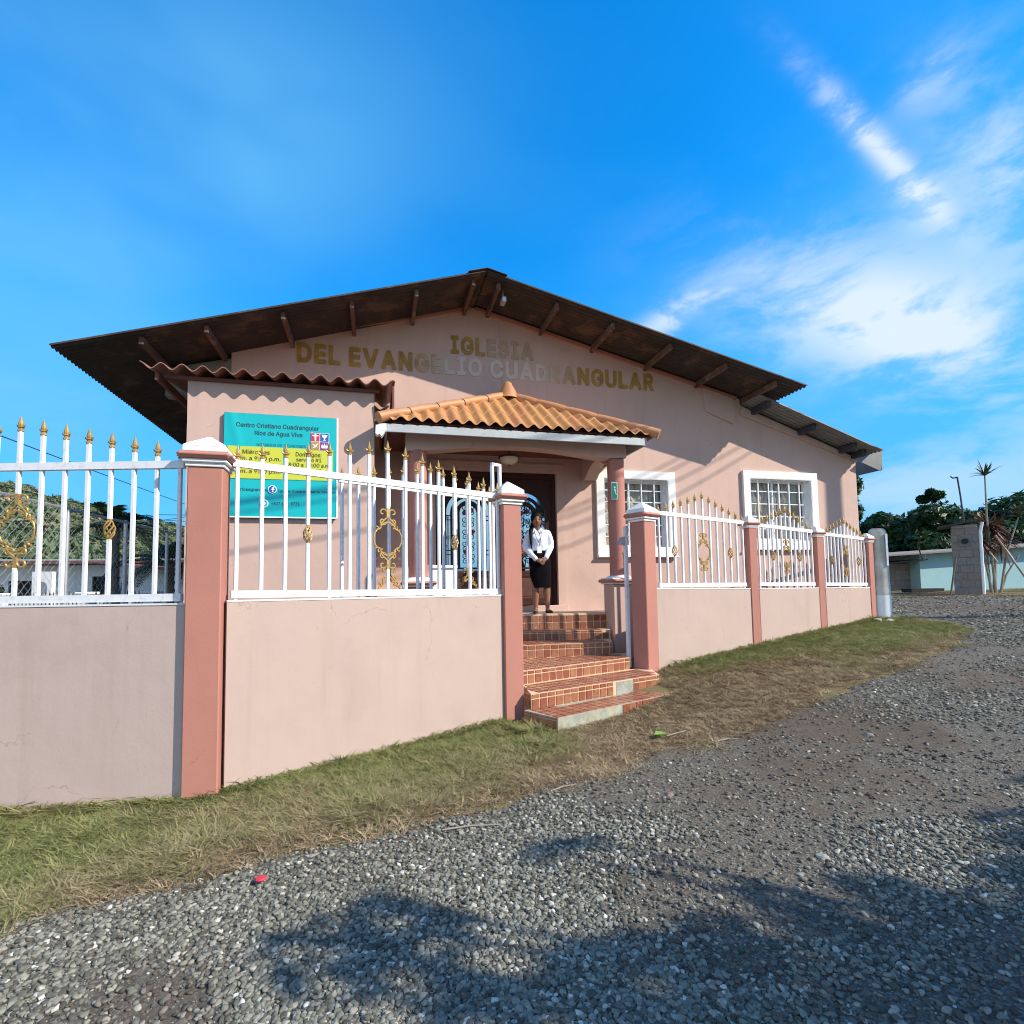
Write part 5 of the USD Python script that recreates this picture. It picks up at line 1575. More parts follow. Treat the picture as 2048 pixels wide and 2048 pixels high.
c, r = clump(2.5, 4.15, .8, 15, 3)
tree('round dark green mango tree right behind the low grey block wall', 20.6, 25.2, c, r, 15000, .20, m_leafdark, 11)
c, r = clump(2.3, 3.2, .6, 11, 5)
tree('lower dark tree between the mango tree and the concrete pole', 18.4, 26.5, c, r, 9000, .2, m_leafdark, 12)
c, r = clump(4.6, 5.3, 1.0, 20, 6)
tree('broad dark tree behind the meter pillar', 29.5, 31, c, r, 18000, .24, m_leafdark, 13)
c, r = clump(5.0, 5.6, 1.0, 20, 16)
tree('wide mid green tree at the right edge of the picture', 34.5, 33.0, c, r, 16000, .26, m_leafmid, 23)
c, r = clump(3.4, 6.2, 2.2, 10, 7)
tree('taller thin-crowned tree rising above the blue house', 33.5, 39, c, r, 7000, .25, m_leafmid, 14)
tree('small bush-topped tree peeping out behind the right corner of the church', 11.55, 17.0, [(-.25, 0, 3.5), (-.15, 0, 2.6), (-.45, 0, 3.0), (-.2, .1, 4.0)], [.62, .5, .6, .45], 5000, .14, m_leafmid, 15, trunk_r=.08)
c, r = clump(.7, 6.1, 5.0, 4, 8)
tree('spindly tall tree against the sky behind the mango tree', 26.6, 31.5, c, r, 1000, .22, m_leafdark, 17, trunk_r=.07)

# trees across the road that shade the gravel (outside the picture)
SH = [(.5, 1.95, .28), (.9, 1.8, .30), (1.4, 1.9, .33), (1.75, 2.2, .24), (2.0, 1.9, .36), (2.5, 2.2, .30), (2.9, 3.0, .24), (3.2, 2.7, .36), (3.5, 3.4, .26), (-.75, 2.2, .20), (-.42, 2.3, .16),
      (.1, 2.9, .11), (.36, 2.96, .09), (1.1, 2.4, .13), (2.2, 2.6, .15), (.2, 1.75, .24), (1.2, 1.5, .45), (2.0, 1.3, .55), (3.9, 2.6, .55), (4.6, 3.6, .33), (.75, 2.25, .12), (-.1, 1.8, .16), (1.7, 1.75, .38), (2.6, 1.85, .45), (1.2, 2.1, .2), (2.3, 2.35, .22), (2.8, 2.6, .25), (3.3, 3.05, .28), (.3, 1.95, .2), (-.3, 2.02, .13), (1.55, 2.45, .13), (2.6, 2.85, .12), (3.9, 3.3, .3), (-.65, 2.5, .1)]
g = np.random.default_rng(31)
for k, lab in enumerate(('shade tree across the road, nearest the viewer', 'shade tree across the road, farther along')):
    sel = [q for q in SH if (q[0] + .3 * q[1] > 3.6) == bool(k)]
    hs = g.uniform(4.3, 5.8, len(sel))
    cs = np.array([(q[0] + .9197 * 1.376 * h_, q[1] - .3925 * 1.376 * h_, h_ + .05) for q, h_ in zip(sel, hs)])
    x, y = cs[:, 0].mean(), cs[:, 1].mean()
    rs = np.array([(q[2] * 1.25, q[2] * 1.25, q[2] * .9) for q in sel])
    tree(lab, x, y, cs - [x, y, gz(x, y)], rs, int(1800 * len(sel) / 12), .095, m_leafmid, 51 + k, trunk_r=.11)


# hillside
def hill_z(X, Y):
    r = np.hypot(X, Y)
    az = np.degrees(np.arctan2(X, Y))
    h = np.interp(az, [-100, -60, -44, -36, -30, -10, 10, 34, 41, 46, 60, 100], [12, 19, 18.5, 13.5, 11, 7, 6, 5.5, 6.5, 11, 17, 12])
    s = np.clip((r - 62) / 85, 0, 1)
    s = s * s * (3 - 2 * s)
    n_ = meshkit.fbm(np.stack([X * .03, Y * .03, 0 * X], -1), 4, 8) - .5
    return 0.4 + s * (h * (1 + .25 * n_)) - 4 * (1 - np.clip((r - 55) / 12, 0, 1))


m_hill = plain('hill_undergrowth', (0.045, 0.062, 0.026), rough=.95, var=.4, scale=.25, second=(0.085, 0.085, 0.04), sscale=.08, samt=.7, spec=0.05)
th = np.radians(np.arange(-100, 101, 1.0)); rr_ = np.concatenate([np.arange(50, 150, 4.), np.arange(150, 420, 20.)])
T, R2 = np.meshgrid(th, rr_, indexing='ij')
X, Y = R2 * np.sin(T), R2 * np.cos(T)
v = np.stack([X, Y, hill_z(X, Y)], -1).reshape(-1, 3)
i, j = np.meshgrid(np.arange(len(th) - 1), np.arange(len(rr_) - 1), indexing='ij'); nr_ = len(rr_)
q = np.stack([i * nr_ + j, i * nr_ + j + 1, (i + 1) * nr_ + j + 1, (i + 1) * nr_ + j], -1).reshape(-1, 4)
obj('hills', (v, q), m_hill, smooth=True, kind='structure')
m_forest = instcol('forest_leaves', [(0.0, (0.07, 0.105, 0.05)), (0.35, (0.11, 0.15, 0.07)), (0.7, (0.15, 0.185, 0.085)), (0.9, (0.20, 0.21, 0.11)), (1.0, (0.25, 0.24, 0.15))], rough=.8, trans=.2)
specs = []
for k in range(4):
    c, r = clump(1.0, 1.5, .1, 7, 40 + k)
    specs.append((MB().add(*leaf_cloud(520, c, r, .20, 50 + k)).mesh(), m_forest, False))
g = np.random.default_rng(77)
az = np.radians(np.concatenate([g.uniform(-50, -28, 2600), g.uniform(33, 52, 1500), g.uniform(-95, -50, 500), g.uniform(-28, 33, 500), g.uniform(52, 95, 400)]))
rad = g.uniform(64, 165, len(az))
px_, py_ = rad * np.sin(az), rad * np.cos(az)
scl = g.uniform(1.6, 3.4, len(az))[:, None] * np.stack([np.ones(len(az)), np.ones(len(az)), g.uniform(.8, 1.25, len(az))], 1)
instancer('hillside_trees', specs, np.stack([px_, py_, hill_z(px_, py_) - .3], 1), euler_quat(g.uniform(0, 6.28, len(az))), scl, g.integers(0, 4, len(az)),
          label='dense trees and scrub covering the hillside beyond the houses', category='forest', kind='stuff')


# ---------------------------------------------------------------- palms on the left
def palm(label, x, y, hz, nf, seed, L=1.5, up=.6, width=.46):
    g = np.random.default_rng(seed)
    z0 = gz(x, y)
    t = thing('palm', label, 'palm', (x, y, z0), 0, None)
    top = np.array([.0, 0, hz - z0])
    mb = MB().tube([(0, 0, -.3), (.03, 0, top[2] * .5), top], [.10, .075, .07], sides=10)
    for k in range(9):
        zk = top[2] * (.2 + .085 * k)
        mb.lathe([(.075, zk), (.10, zk + .04), (.075, zk + .06)], .02, 0, sides=10)
    obj('trunk', mb, m_bark, t)
    for k in range(nf):
        a = 2 * math.pi * k / nf * 1.0 + g.normal() * .25
        el = up + g.normal() * .32
        s = np.linspace(0, 1, 15)
        ln = L * g.uniform(.8, 1.15)
        hor = ln * (s * math.cos(el) * (1 - .12 * s))
        ver = ln * (s * math.sin(el) - .62 * s ** 2.1)
        P = top + np.stack([hor * math.cos(a), hor * math.sin(a), ver], 1)
        fr = MB().tube(P, np.linspace(.020, .004, 15), sides=5)
        T_ = np.gradient(P, axis=0); T_ /= np.linalg.norm(T_, axis=1, keepdims=True)
        side = np.cross(T_, [0, 0, 1.0]); side /= np.linalg.norm(side, axis=1, keepdims=True)
        upn = np.cross(side, T_)
        V, Fc = [], []
        for m_ in range(34):
            u = .12 + .88 * m_ / 33
            idx = u * 14; i0 = int(min(idx, 13)); w_ = idx - i0
            p = P[i0] * (1 - w_) + P[i0 + 1] * w_
            for sg in (-1, 1):
                ll = width * math.sin(math.pi * (.18 + .78 * u)) ** .8 * g.uniform(.85, 1.1)
                d = side[i0] * sg * .86 + T_[i0] * .55 + upn[i0] * .18
                d = d / np.linalg.norm(d)
                e = p + d * ll - np.array([0, 0, .18 * ll])
                mid_ = p + d * ll * .5 + np.array([0, 0, .0])
                wv = T_[i0] * .013
                n0 = len(V)
                V += [p - wv, p + wv, mid_ + wv * 1.1, mid_ - wv * 1.1, e]
                Fc += [(n0, n0 + 1, n0 + 2), (n0, n0 + 2, n0 + 3), (n0 + 3, n0 + 2, n0 + 4)]
        fr.add(V, Fc)
        obj('frond', fr, m_leafpalm, t)
    return t


palm('dark palm with stiff fronds behind the middle of the left railing', -8.35, 11.2, EYE + 1.42, 14, 4, L=1.25, up=.75, width=.36)
palm('low palm with brown drooping fronds beside the church wall behind the corner pillar', -7.15, 11.2, EYE + .62, 13, 9, L=1.5, up=.5, width=.34)
c, r = clump(.8, 1.5, .2, 6, 61)
tree('garden shrub behind the left end of the railing', -13.1, 13.2, c, r, 2600, .12, m_leafmid, 62, trunk_r=.04, cat='shrub', name='shrub')
c, r = clump(.6, 1.2, .2, 6, 63)
tree('small flowering shrub in front of the white house', -11.0, 14.2, c, r, 1600, .10, m_leafmid, 64, trunk_r=.03, cat='shrub', name='shrub')
c, r = clump(1.0, 2.9, .8, 7, 65)
tree('leafy garden tree at the left edge behind the chain-link fence', -15.4, 14.9, c, r, 3000, .16, m_leafmid, 66, trunk_r=.1)
c, r = clump(.8, 3.3, 2.3, 5, 67)
tree('bright green young tree above the roof of the white house', -17.4, 23.4, c, r, 1500, .16, leafy('bright_leaves', [(0.2, (0.07, 0.13, 0.02)), (0.8, (0.16, 0.24, 0.04))], trans=.35), 68, trunk_r=.06)

# ---------------------------------------------------------------- chain-link fence on the left
cl0, cl1 = np.array([-5.65, 5.5]), np.array([-6.62, 11.2])
Lc = np.linalg.norm(cl1 - cl0)
cf = thing('chain_link_fence', 'galvanised chain-link fence with top rail along the left side of the church', 'fence', (*cl0, 0), math.degrees(math.atan2(*(cl1 - cl0)[::-1])))
obj('top_rail', MB().tube([(-.1, 0, E + 1.17), (Lc, 0, E + 1.17)], .021, sides=10), m_galv, cf, smooth=50)
for k in range(4):
    xk = .1 + k * 1.46
    obj('fence_post', MB().lathe([(.028, -.3), (.028, E + 1.16), (.035, E + 1.17), (.02, E + 1.2), (0, E + 1.21)], xk, 0, sides=12), m_galv, cf, smooth=50)
wire = MB()
d_ = .062
nzg = int((1.17 + 1.40) / d_)
for k in range(int(Lc / d_)):
    P = np.stack([k * d_ + ((np.arange(nzg + 1) + k) % 2) * d_, np.where(np.arange(nzg + 1) % 2, .004, -.004), E + 1.16 - np.arange(nzg + 1) * d_], 1)
    wire.tube(P, .0021, sides=3, closed_ends=False)
obj('wire_mesh', wire, m_galv, cf)

# ---------------------------------------------------------------- white house on the left
wh = thing('white_house', 'low white house with brown sheet roof seen through the left railing', 'house', (-18.5, 18.2, 0), 0)
zb_ = -.2
wallq = sbox(0, zb_, 9.2, E + 1.02).difference(sbox(4.15, E - .15, 4.75, E + .62)).difference(sbox(6.4, E - .35, 7.2, E + .55)).difference(sbox(1.2, E - .3, 2.2, E + .5))
obj('wall', MB().poly_xz(wallq, 0, .18), m_wstucco, wh)
obj('wall', MB().box(0, .18, .185, 5, zb_, E + 1.0), m_wstucco, wh)
obj('wall', MB().box(9.0, 9.2, .185, 5, zb_, E + 1.0), m_wstucco, wh)
for (a, c, b, d) in ((4.15, -.15, 4.75, .62), (6.4, -.35, 7.2, .55), (1.2, -.3, 2.2, .5)):
    w = obj('window', MB().poly_xz(affinity.translate(sbox(a, c, b, d).difference(sbox(a + .05, c + .05, b - .05, d - .05)), 0, E), .05, .12), m_door, wh)
    obj('pane', MB().box(a + .05, b - .05, .08, .09, E + c + .05, E + d - .05), m_dark, w)
obj('arch_wall', MB().poly_xz(affinity.translate(sbox(3.3, -1.6, 3.95, .75).difference(unary_union([sbox(3.45, -1.6, 3.8, .25), Point(3.625, .25).buffer(.175)])), 0, E), -1.4, -1.25), m_wstucco, wh)
obj('roof', slope_sheet(-.5, E + 1.24, 9.6, E + 1.12, -.6, 5.2, pitch=.2, amp=.02, thick=.04), m_rooftop, wh)
obj('roof_fascia', MB().box(-.5, 9.6, -.62, -.605, E + 1.04, E + 1.12), m_redwood, wh)
an2 = thing('garage_annexe', 'white lean-to with brown sloping roof at the right end of the white house', 'outbuilding', (-12.0, 16.2, 0), 0)
obj('wall', MB().poly_xz(Polygon([(0, -.2), (2.9, -.2), (2.9, E + .45), (0, E + .75)]), 0, .15), m_wstucco, an2)
obj('roof', slope_sheet(-.3, E + .98, 3.2, E + .62, -.7, 3, pitch=.2, amp=.02, thick=.04), m_redwood, an2)
# iron fence with white piers in front of the house
iw = thing('garden_fence', 'black iron garden fence between white piers in front of the white house', 'fence', (-14.5, 14.0, 0), 0)
obj('plinth', MB().box(-1.5, 5.2, -.06, .06, -.3, E - .72), m_wstucco, iw)
for k, xk in enumerate((1.05, 3.35, 5.1)):
    obj('pier', MB().box(xk - .15, xk + .15, -.15, .15, -.3, E - .02, bev=.01).box(xk - .2, xk + .2, -.2, .2, E - .019, E + .06, bev=.02), m_wstucco, iw)
bars = MB().box(-1.5, 5.2, -.012, .012, E - .66, E - .63).box(-1.5, 5.2, -.012, .012, E - .16, E - .13)
for xk in np.arange(-1.45, 5.2, .105):
    if min(abs(xk - q) for q in (1.05, 3.35, 5.1)) < .16:
        continue
    m_ = obj('bar', MB().box(xk - .009, xk + .009, -.009, .009, E - .70, E + .02).lathe([(.016, E + .02), (.0, E + .10)], xk, 0, sides=5), m_iron, iw)
obj('rail', bars, m_iron, iw)
wb = thing('patterned_garden_wall', 'low white garden wall with pierced blocks below the white house window', 'wall', (-10.9, 14.6, 0), 0)
obj('wall_body', MB().poly_xz(unary_union([sbox(0, -.3, 2.6, E - .12)]).difference(unary_union([Point(.18 + .28 * k, E - .32).buffer(.075, 4) for k in range(9)])), 0, .1), m_wstucco, wb)
# cables on the left
LW = [((-9, 7.0), 3.05, (-14, 32), 3.6), ((-9.5, 7.6), 2.15, (-12, 30), 2.6), ((-14, 21), 3.2, (-7, 22), 3.55), ((-14, 21), 3.0, (-7, 22), 2.95), ((-13, 20), 2.65, (-7, 22), 2.5), ((-11.5, 21), 3.3, (-17.5, 19.5), 2.4)]
for k, (a, za, b, zb2) in enumerate(LW):
    s = np.linspace(0, 1, 12)
    P = np.stack([a[0] + (b[0] - a[0]) * s, a[1] + (b[1] - a[1]) * s, E + za + (zb2 - za) * s - .5 * s * (1 - s)], 1)
    w = thing('power_cable', ['long black cable sloping down from the top left, uppermost', 'long black cable below the uppermost one at the left', 'upper thin cable meeting the church eave at the left', 'middle thin cable meeting the church eave at the left', 'lower thin cable behind the corner pillar', 'cable running down to the white house'][k], 'cable', (0, 0, 0))
    obj('cable', MB().tube(P, .011 if k < 2 else .013, sides=5), m_wire, w)

# ---------------------------------------------------------------- right background: meter pillar, blue house
mp = thing('meter_pillar', 'grey concrete block pillar with electricity meter and small slab roof', 'pillar', (12.62, 14.0, 0), -40)
z0 = gz(12.62, 14.0)
obj('mortar_core', MB().box(-.265, .265, -.165, .165, z0 - .2, E + 1.50), m_mortar, mp)
for r in range(9):
    zc = z0 + r * .202
    cuts = [(-.28, .0), (.0, .28)] if r % 2 == 0 else [(-.28, -.14), (-.14, .14), (.14, .28)]
    for a, b in cuts:
        j = rng.normal(size=2) * .002
        obj('block', MB().box(a + .004, b - .004, -.18 + j[0], .18 + j[1], zc + .004, zc + .198, bev=.006), m_block, mp)
obj('roof_slab', MB().add([(-.55, -.35, E + 1.44), (.36, -.35, E + 1.60), (.36, .35, E + 1.60), (-.55, .35, E + 1.44), (-.55, -.35, E + 1.485), (.36, -.35, E + 1.645), (.36, .35, E + 1.645), (-.55, .35, E + 1.485)], [(0, 3, 2, 1), (4, 5, 6, 7), (0, 1, 5, 4), (1, 2, 6, 5), (2, 3, 7, 6), (3, 0, 4, 7)]), m_under, mp)
mt = obj('meter_box', MB().box(-.12, .10, -.205, -.183, E + .93, E + 1.16, bev=.008), m_greysheet, mp)
obj('meter_dial', MB().poly_xz(Point(-.01, E + 1.06).buffer(.075, 16), -.245, -.206), m_dark, mt)
obj('service_mast', MB().tube([(.02, .1, E + 1.5), (-.02, .1, E + 2.3), (-.06, .1, E + 2.86)], .02, sides=8).tube([(-.06, .1, E + 2.85), (-.15, .1, E + 2.84), (-.2, .1, E + 2.9)], .02, sides=6), m_darkbeam, mp)
obj('side_pipe', MB().tube([(.30, -.19, z0), (.31, -.19, E + 1.3), (.36, -.19, E + 1.55)], .035, sides=8), m_polew, mp)
bh = thing('blue_house', 'low pale blue house behind the meter pillar', 'house', (14.6, 18.0, 0), 4)
zg = 1.0
obj('wall', MB().poly_xz(Polygon([(0, zg), (9, zg), (9, E + 1.38), (0, E + 1.0)]), 0, .18), m_bluewall, bh)
obj('roof', MB().add([(-1.6, -.35, E + .86), (9.4, -.35, E + 1.44), (9.4, 5, E + 1.6), (-1.6, 5, E + 1.02), (-1.6, -.35, E + .91), (9.4, -.35, E + 1.49), (9.4, 5, E + 1.65), (-1.6, 5, E + 1.07)], [(0, 3, 2, 1), (4, 5, 6, 7), (0, 1, 5, 4), (1, 2, 6, 5), (2, 3, 7, 6), (3, 0, 4, 7)]), m_block, bh)
obj('wall', MB().box(0, .18, .185, 5, zg, E + .95), m_bluewall, bh)
gw = thing('block_outbuilding', 'bare grey block outbuilding left of the blue house', 'outbuilding', (13.0, 18.3, 0), 4)
obj('mortar_core', MB().box(.01, 1.6, .03, .2, .9, E + .62), m_mortar, gw)
for r in range(7):
    for k in range(-1, 4):
        a, b = max(0, k * .4 + (r % 2) * .2), min(1.6, (k + 1) * .4 + (r % 2) * .2)
        if b - a > .05:
            obj('block', MB().box(a + .005, b - .005, 0, .2, E - .75 + r * .2, E - .75 + r * .2 + .19, bev=.006), m_block, gw)
obj('roof', MB().add([(-.9, -.5, E + .52), (1.8, -.5, E + .74), (1.8, 3, E + .8), (-.9, 3, E + .6), (-.9, -.5, E + .56), (1.8, -.5, E + .78), (1.8, 3, E + .84), (-.9, 3, E + .64)], [(0, 3, 2, 1), (4, 5, 6, 7), (0, 1, 5, 4), (1, 2, 6, 5), (2, 3, 7, 6), (3, 0, 4, 7)]), m_darkbeam, gw)
obj('vent_pipe', MB().lathe([(.035, E + .7), (.035, E + 1.05), (0, E + 1.06)], .35, 1.0, sides=10), m_polew, gw)
# cordyline plant by the pillar
cp = thing('cordyline_plant', 'tall bare-stemmed plant with tufts of narrow leaves beside the meter pillar', 'plant', (13.95, 14.6, gz(13.95, 14.6)), 0)
def leaf_tuft(mb, c, n, L, g, el0=.2, el1=1.3, wd=.03):
    for k in range(n):
        a = g.uniform(0, 2 * math.pi); el = g.uniform(el0, el1)
        s = np.linspace(0, 1, 5)
        ln = L * g.uniform(.7, 1.1)
        hor, ver = ln * s * math.cos(el), ln * (s * math.sin(el) - .35 * s ** 2 * math.cos(el))
        P = np.array(c) + np.stack([hor * math.cos(a), hor * math.sin(a), ver], 1)
        w_ = np.array([-math.sin(a), math.cos(a), 0]) * wd
        pr = np.array([.4, 1, 1, .7, .05])[:, None]
        V = np.concatenate([P - w_ * pr, P + w_ * pr])
        mb.add(V, [(i, i + 1, i + 6, i + 5) for i in range(4)])
    return mb


g = np.random.default_rng(5)
STEMS = [((0, 0), (-.12, 0, 2.05), (-.09, 0, 3.35), True), ((.05, .1), (.05, 0, 1.2), (.1, 0, 1.75), False), ((-.1, 0), (-.25, 0, .9), (-.42, 0, 1.55), False), ((.1, 0), (.35, 0, 1.1), (.78, 0, 2.15), True), ((.0, .1), (.1, .1, .8), (.3, .1, 1.45), False), ((-.05, .1), (-.1, .1, 1.0), (-.02, .1, 1.95), False), ((.12, .05), (.3, 0, .5), (.72, 0, 1.1), True)]
for k, (b0, mid_, top_, green) in enumerate(STEMS):
    st2 = obj('stem', MB().tube([(b0[0], b0[1], -.1), mid_, top_], [.035, .026, .018], sides=7), m_stem, cp)
    if k == 6:
        continue
    obj('leaf_tuft', leaf_tuft(MB(), top_, 20 if k == 0 else 42, .55 if green else .75, g, .35 if k in (0, 3) else -.9, 1.35 if k in (0, 3) else 1.2, wd=.028), m_leafcord if green else m_leafdry, st2)
for k, (p0, p1, lab) in enumerate((((13.55, 14.1), (14.35, 13.9), 'grey pole leaning against the plant beside the meter pillar'), ((11.95, 13.8), (12.22, 13.85), 'short wooden stake leaning against the front of the meter pillar'))):
    t = thing('leaning_stake', lab, 'stake', (0, 0, 0))
    za, zb2 = gz(*p0), gz(*p1)
    pts = [(p0[0], p0[1], za + 1.6), (p1[0], p1[1], zb2)] if k == 0 else [(p0[0], p0[1], za - .05), (p1[0], p1[1], za + 1.05)]
    obj('stick', MB().tube(pts, .024, sides=7), m_stem if k == 0 else m_bark, t)
tt = thing('old_trough', 'dark trough lying on the grass in front of the blue wall', 'trough', (13.2, 16.2, gz(13.2, 16.2)), 0)
obj('body', MB().poly_xz(Polygon([(-.5, 0), (.45, 0), (.5, .16), (-.55, .16)]), -.2, .2), m_dark, tt)
cb = thing('service_cable', 'black cable sagging from the outbuilding roof towards the concrete pole', 'cable', (0, 0, 0))
s = np.linspace(0, 1, 12)
obj('cable', MB().tube(np.stack([14.5 - 5.5 * s, 17.6 - 6.5 * s, E + .9 - .15 * s - .9 * s * (1 - s)], 1), .014, sides=5), m_wire, cb)

# ---------------------------------------------------------------- gravel
g = np.random.default_rng(21)


def pebble(seed, sub=1):
    m = trimesh.creation.icosphere(sub, 1.0)
    v = np.array(m.vertices)
    q = np.random.default_rng(seed)
    v *= 1 + .34 * (meshkit.noise(v * 1.4 + seed * 3.1, seed)[:, None] - .5) * 2
    for _ in range(6):  # facets
        n_ = q.normal(size=3); n_ /= np.linalg.norm(n_); h = .50 + .28 * q.random()
        d = v @ n_
        v -= np.outer(np.clip(d - h, 0, None) * .95, n_)
    return v * [1, .78, .55], np.array(m.faces)


m_stone = instcol('grey_gravel_stones', [(0.0, (0.066, 0.063, 0.049)), (0.30, (0.125, 0.122, 0.095)), (0.62, (0.185, 0.18, 0.140)), (0.85, (0.245, 0.235, 0.182)), (0.94, (0.29, 0.275, 0.22)), (0.975, (0.42, 0.40, 0.33)), (1.0, (0.58, 0.55, 0.47))], rough=.9)
m_stone2 = instcol('brownish_gravel_stones', [(0.0, (0.060, 0.048, 0.038)), (0.5, (0.12, 0.10, 0.08)), (0.85, (0.19, 0.165, 0.13)), (1.0, (0.36, 0.33, 0.26))], rough=.8)
specs = [(pebble(k), m_stone if k < 5 else m_stone2, True) for k in range(7)]


def dirt(x, y):
    return meshkit.fbm(np.stack([x * .75, y * .75, 0 * x], -1), 4, 17)


def scatter_gravel(n, sampler, smin, smax, seed):
    g = np.random.default_rng(seed)
    x, y = sampler(g, n)
    ok = contains_xy(ROAD, x, y)
    x, y = x[ok], y[ok]
    d = dirt(x, y)
    e = sdist(ROAD.exterior, spoints(x, y))
    keep = g.random(len(x)) < np.clip((0.585 - d) / .07, .22, 1) * np.clip(e / .35 + .25, 0, 1)
    x, y, d = x[keep], y[keep], d[keep]
    s = smin + (smax - smin) * g.random(len(x)) ** 2.8
    z = road_z(x, y) + s * (.05 + .30 * g.random(len(x)))
    q = euler_quat(g.uniform(0, 6.28, len(x)), g.normal(size=len(x)) * .3, g.normal(size=len(x)) * .3)
    k = np.where(g.random(len(x)) < np.clip((d - .50) * 6, .04, .6), g.integers(5, 7, len(x)), g.integers(0, 5, len(x)))
    return np.stack([x, y, z], 1), q, np.repeat(s[:, None], 3, 1), k


def polar(r0, r1, p=1.0, a0=-48, a1=50):
    def f(g, n):
        r = r0 * (r1 / r0) ** g.random(n) if p == 0 else np.sqrt(r0 ** 2 + (r1 ** 2 - r0 ** 2) * g.random(n))
        a = np.radians(g.uniform(a0, a1, n))
        return r * np.sin(a), r * np.cos(a)
    return f


near = scatter_gravel(190000, polar(1.45, 5.2, 0), .0030, .0195, 1)
mid2 = scatter_gravel(120000, polar(4.8, 10.5), .006, .022, 2)
far = scatter_gravel(34000, polar(10, 20, 1, 20, 50), .012, .036, 3)
allp = [np.concatenate([a[k] for a in (near, mid2, far)]) for k in range(4)]
instancer('gravel', specs, *allp, label='loose grey gravel stones covering the road', category='gravel', kind='stuff')

# larger stones and litter one can point to
for k, (x, y, s, mt, lab) in enumerate(((6.85, 9.45, .10, 'w', 'pale stone on the grass left of the concrete pole base'), (7.02, 9.40, .085, 'w', 'second pale stone touching the concrete pole base'), (1.10, 3.52, .045, 'g', 'round grey stone lying on the edge of the grass below the steps'),
                                        (3.05, 4.42, .055, 'g', 'largest grey stone in the middle of the gravel road'), (1.62, 2.72, .045, 'w', 'pale stone among the gravel in the centre foreground'))):
    t = thing('stone', lab, 'stone', (x, y, gz(x, y)), 40 * k)
    v, f = pebble(90 + k, 2)
    obj('rock', (v * s + [0, 0, s * .2], f), m_concrete if mt == 'w' else m_block, t, smooth=True)
t = thing('bottle_cap', 'flattened red bottle cap on the gravel at the left', 'litter', (-1.22, 2.68, gz(-1.22, 2.68) + .035), 20)
obj('cap', MB().lathe([(0, .0), (.026, .0), (.028, .006), (.024, .010), (0, .012)], sides=14), m_red, t)
t = thing('fallen_leaf', 'green fallen leaf with a pale stalk on the grass in front of the steps', 'leaf', (1.42, 4.72, gz(1.42, 4.72) + .03), 15)
obj('blade', MB().add([(-.07, 0, .02), (-.03, .045, .035), (.03, .04, .03), (.06, 0, .02), (.03, -.04, .03), (-.03, -.045, .035), (0, 0, .012)], [(0, 1, 6), (1, 2, 6), (2, 3, 6), (3, 4, 6), (4, 5, 6), (5, 0, 6)]), leafy('fallen_leaf_green', [(0, (.2, .42, .08)), (1, (.3, .5, .12))]), t)
obj('stalk', MB().tube([(.02, -.05, .015), (.26, .02, .02)], .005, sides=5), m_stem, t)
for k, (x, y, L_, a) in enumerate(((-.36, 3.12, .34, 8), (-1.02, 3.30, .22, 20), (.32, 3.62, .22, 30), (1.85, 4.55, .2, 10))):
    t = thing('dry_stick', ['dry stick at the gravel edge below the long wall', 'short dry stick in the grass below the long wall', 'dry stick in the grass near the bottom step', 'short dry stick right of the bottom step'][k], 'stick', (x, y, gz(x, y) + .022), a)
    obj('twig', MB().tube([(0, 0, 0), (L_ * .5, .01, .008), (L_, 0, .004)], [.006, .005, .003], sides=5), m_stem, t)


# ---------------------------------------------------------------- grass
def tuft(seed, n, h, spread, lean):
    q = np.random.default_rng(seed)
    V, Fc = [], []
    for k in range(n):
        a = q.uniform(0, 2 * math.pi); r = spread * math.sqrt(q.random())
        b = np.array([r * math.cos(a), r * math.sin(a), -.004])
        la = a + q.normal() * .8
        d = np.array([math.cos(la), math.sin(la), 0]) * lean * q.uniform(.3, 1.3)
        hh = h * q.uniform(.55, 1.15)
        w_ = np.array([-math.sin(la), math.cos(la), 0]) * .0024 * q.uniform(.7, 1.4)
        m_ = b + d * .4 * hh + [0, 0, hh * .62]; e = b + d * 1.25 * hh + [0, 0, hh * .92]
        n0 = len(V)
        V += [b - w_, b + w_, m_ + w_ * .8, m_ - w_ * .8, e]
        Fc += [(n0, n0 + 1, n0 + 2), (n0, n0 + 2, n0 + 3), (n0 + 3, n0 + 2, n0 + 4)]
    return np.array(V), np.array(Fc)


m_gg = instcol('green_grass', [(0, (0.15, 0.185, 0.05)), (.5, (0.255, 0.27, 0.095)), (1, (0.36, 0.34, 0.15))], rough=.6, trans=.3)
m_gy = instcol('yellowing_grass', [(0, (0.21, 0.20, 0.08)), (.5, (0.34, 0.30, 0.14)), (1, (0.46, 0.38, 0.21))], rough=.7, trans=.3)
m_gd = instcol('dry_brown_grass', [(0, (0.20, 0.14, 0.075)), (.5, (0.35, 0.26, 0.15)), (1, (0.50, 0.39, 0.24))], rough=.8, trans=.2)
gs = [(tuft(k, 18, .033, .036, 1.9), m_gg, False) for k in range(3)] + [(tuft(10 + k, 18, .032, .036, 2.0), m_gy, False) for k in range(3)] + [(tuft(20 + k, 15, .022, .036, 2.6), m_gd, False) for k in range(3)]


def front_wall_y(x):
    """plan line of the wall fronts"""
    px = [-9, -2.2, -2.05, -.02, .2, .3, 1.9, 2.0, 6.95, 7.05]
    py = [3.76, 3.76, 3.80, 5.33, 5.0, 4.98, 6.05, 6.80, 9.68, 9.6]
    return np.interp(x, px, py)


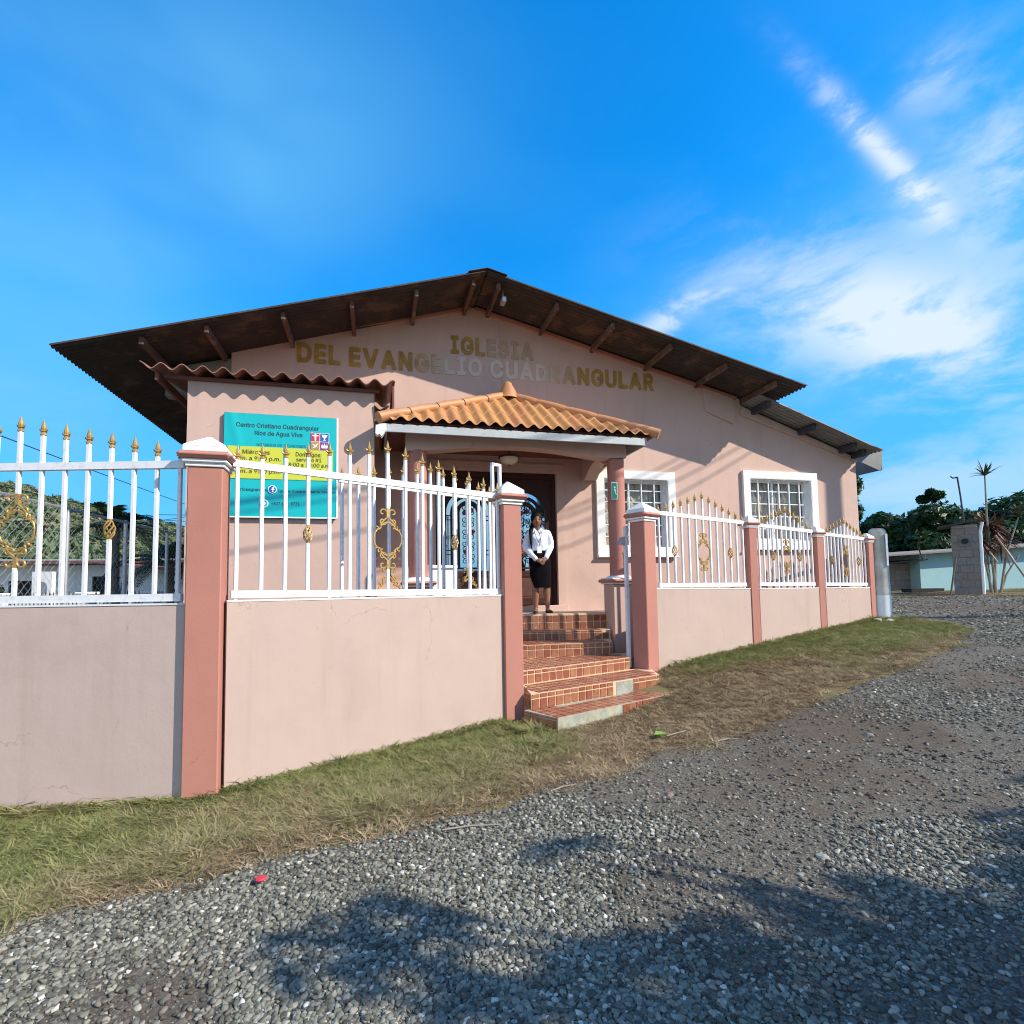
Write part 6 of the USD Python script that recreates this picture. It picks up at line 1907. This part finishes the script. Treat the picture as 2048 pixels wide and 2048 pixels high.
def scatter_grass(n, seed, x0, x1):
    g = np.random.default_rng(seed)
    x = g.uniform(x0, x1, n)
    lo = np.interp(x, EDGE[:19, 0], EDGE[:19, 1]) - .32
    hi = front_wall_y(x) + .02
    y = lo + (hi - lo) * g.random(n) ** .95
    dv = verge_dist(x, y)
    nz1 = meshkit.fbm(np.stack([x * 1.1, y * 1.6, 0 * x], -1), 4, 31)
    nz2 = meshkit.fbm(np.stack([x * .55, y * .8, 0 * x + 4], -1), 3, 33)
    wallgap = hi - y
    trod = np.exp(-((x - 1.6) / 1.1) ** 2) * .16 + np.exp(-((x - 3.3) / 1.2) ** 2) * .05
    green = nz1 * .6 + nz2 * .55 + np.clip(.10 - wallgap * .16, -.06, .10) - trod + np.where(x < 0.0, .05, .03) - np.clip(.45 - dv, 0, 1) * .30
    keep = g.random(n) < np.clip((dv + .16 + (nz1 - .5) * .7) / .30, 0, 1) * np.clip(.75 + (green - .5) * 4.5, .55, 1)
    st = Polygon([(0.216, 5.285), (0.521, 4.95), (2.02, 6.04), (1.90, 6.4), (1.86, 6.9), (0.1, 6.0)])
    keep &= ~contains_xy(st, x, y)
    x, y, green, wallgap = x[keep], y[keep], green[keep], wallgap[keep]
    n = len(x)
    u = green + g.normal(size=n) * .045
    k = np.where(u > .585, 0, np.where(u > .475, 1, 2)) * 3 + g.integers(0, 3, n)
    s = g.uniform(.65, 1.35, n) * np.where((wallgap < .10) & (g.random(n) < .35), 1.7, 1.0)
    for qx, qy, qr in ((-1.72, 3.02, .16), (-3.05, 2.95, .25), (-2.6, 3.35, .12), (-.9, 3.45, .14), (2.55, 6.35, .2), (-3.6, 3.55, .2), (.35, 4.6, .12), (4.6, 7.2, .2)):
        s = s * (1 + .4 * np.exp(-((x - qx) ** 2 + (y - qy) ** 2) / qr ** 2))
    z = facet_z(x, y)
    return np.stack([x, y, z], 1), euler_quat(g.uniform(0, 6.28, n), g.normal(size=n) * .15, g.normal(size=n) * .15), np.repeat(s[:, None], 3, 1), k


ga = scatter_grass(42000, 41, -4.2, 1.0)
gb = scatter_grass(42000, 42, .2, 7.6)
# strip in front of the blue house
g2 = np.random.default_rng(43)
xx2 = g2.uniform(8.5, 22, 15000); yy2 = g2.uniform(12.0, 18.0, 15000)
ok = ~contains_xy(ROAD.buffer(-.25), xx2, yy2)
xx2, yy2 = xx2[ok], yy2[ok]
nz = meshkit.fbm(np.stack([xx2 * .5, yy2 * .5, 0 * xx2], -1), 3, 3)
kk = np.where(nz > .53, 0, np.where(nz > .45, 1, 2)) * 3 + g2.integers(0, 3, len(xx2))
gc = (np.stack([xx2, yy2, ground_z(xx2, yy2)], 1), euler_quat(g2.uniform(0, 6.28, len(xx2))), np.repeat(g2.uniform(1.2, 2.6, len(xx2))[:, None], 3, 1), kk)
instancer('verge_grass', gs, *[np.concatenate([a[k] for a in (ga, gb, gc)]) for k in range(4)], label='short patchy green and dry grass on the verge along the wall', category='grass', kind='stuff')
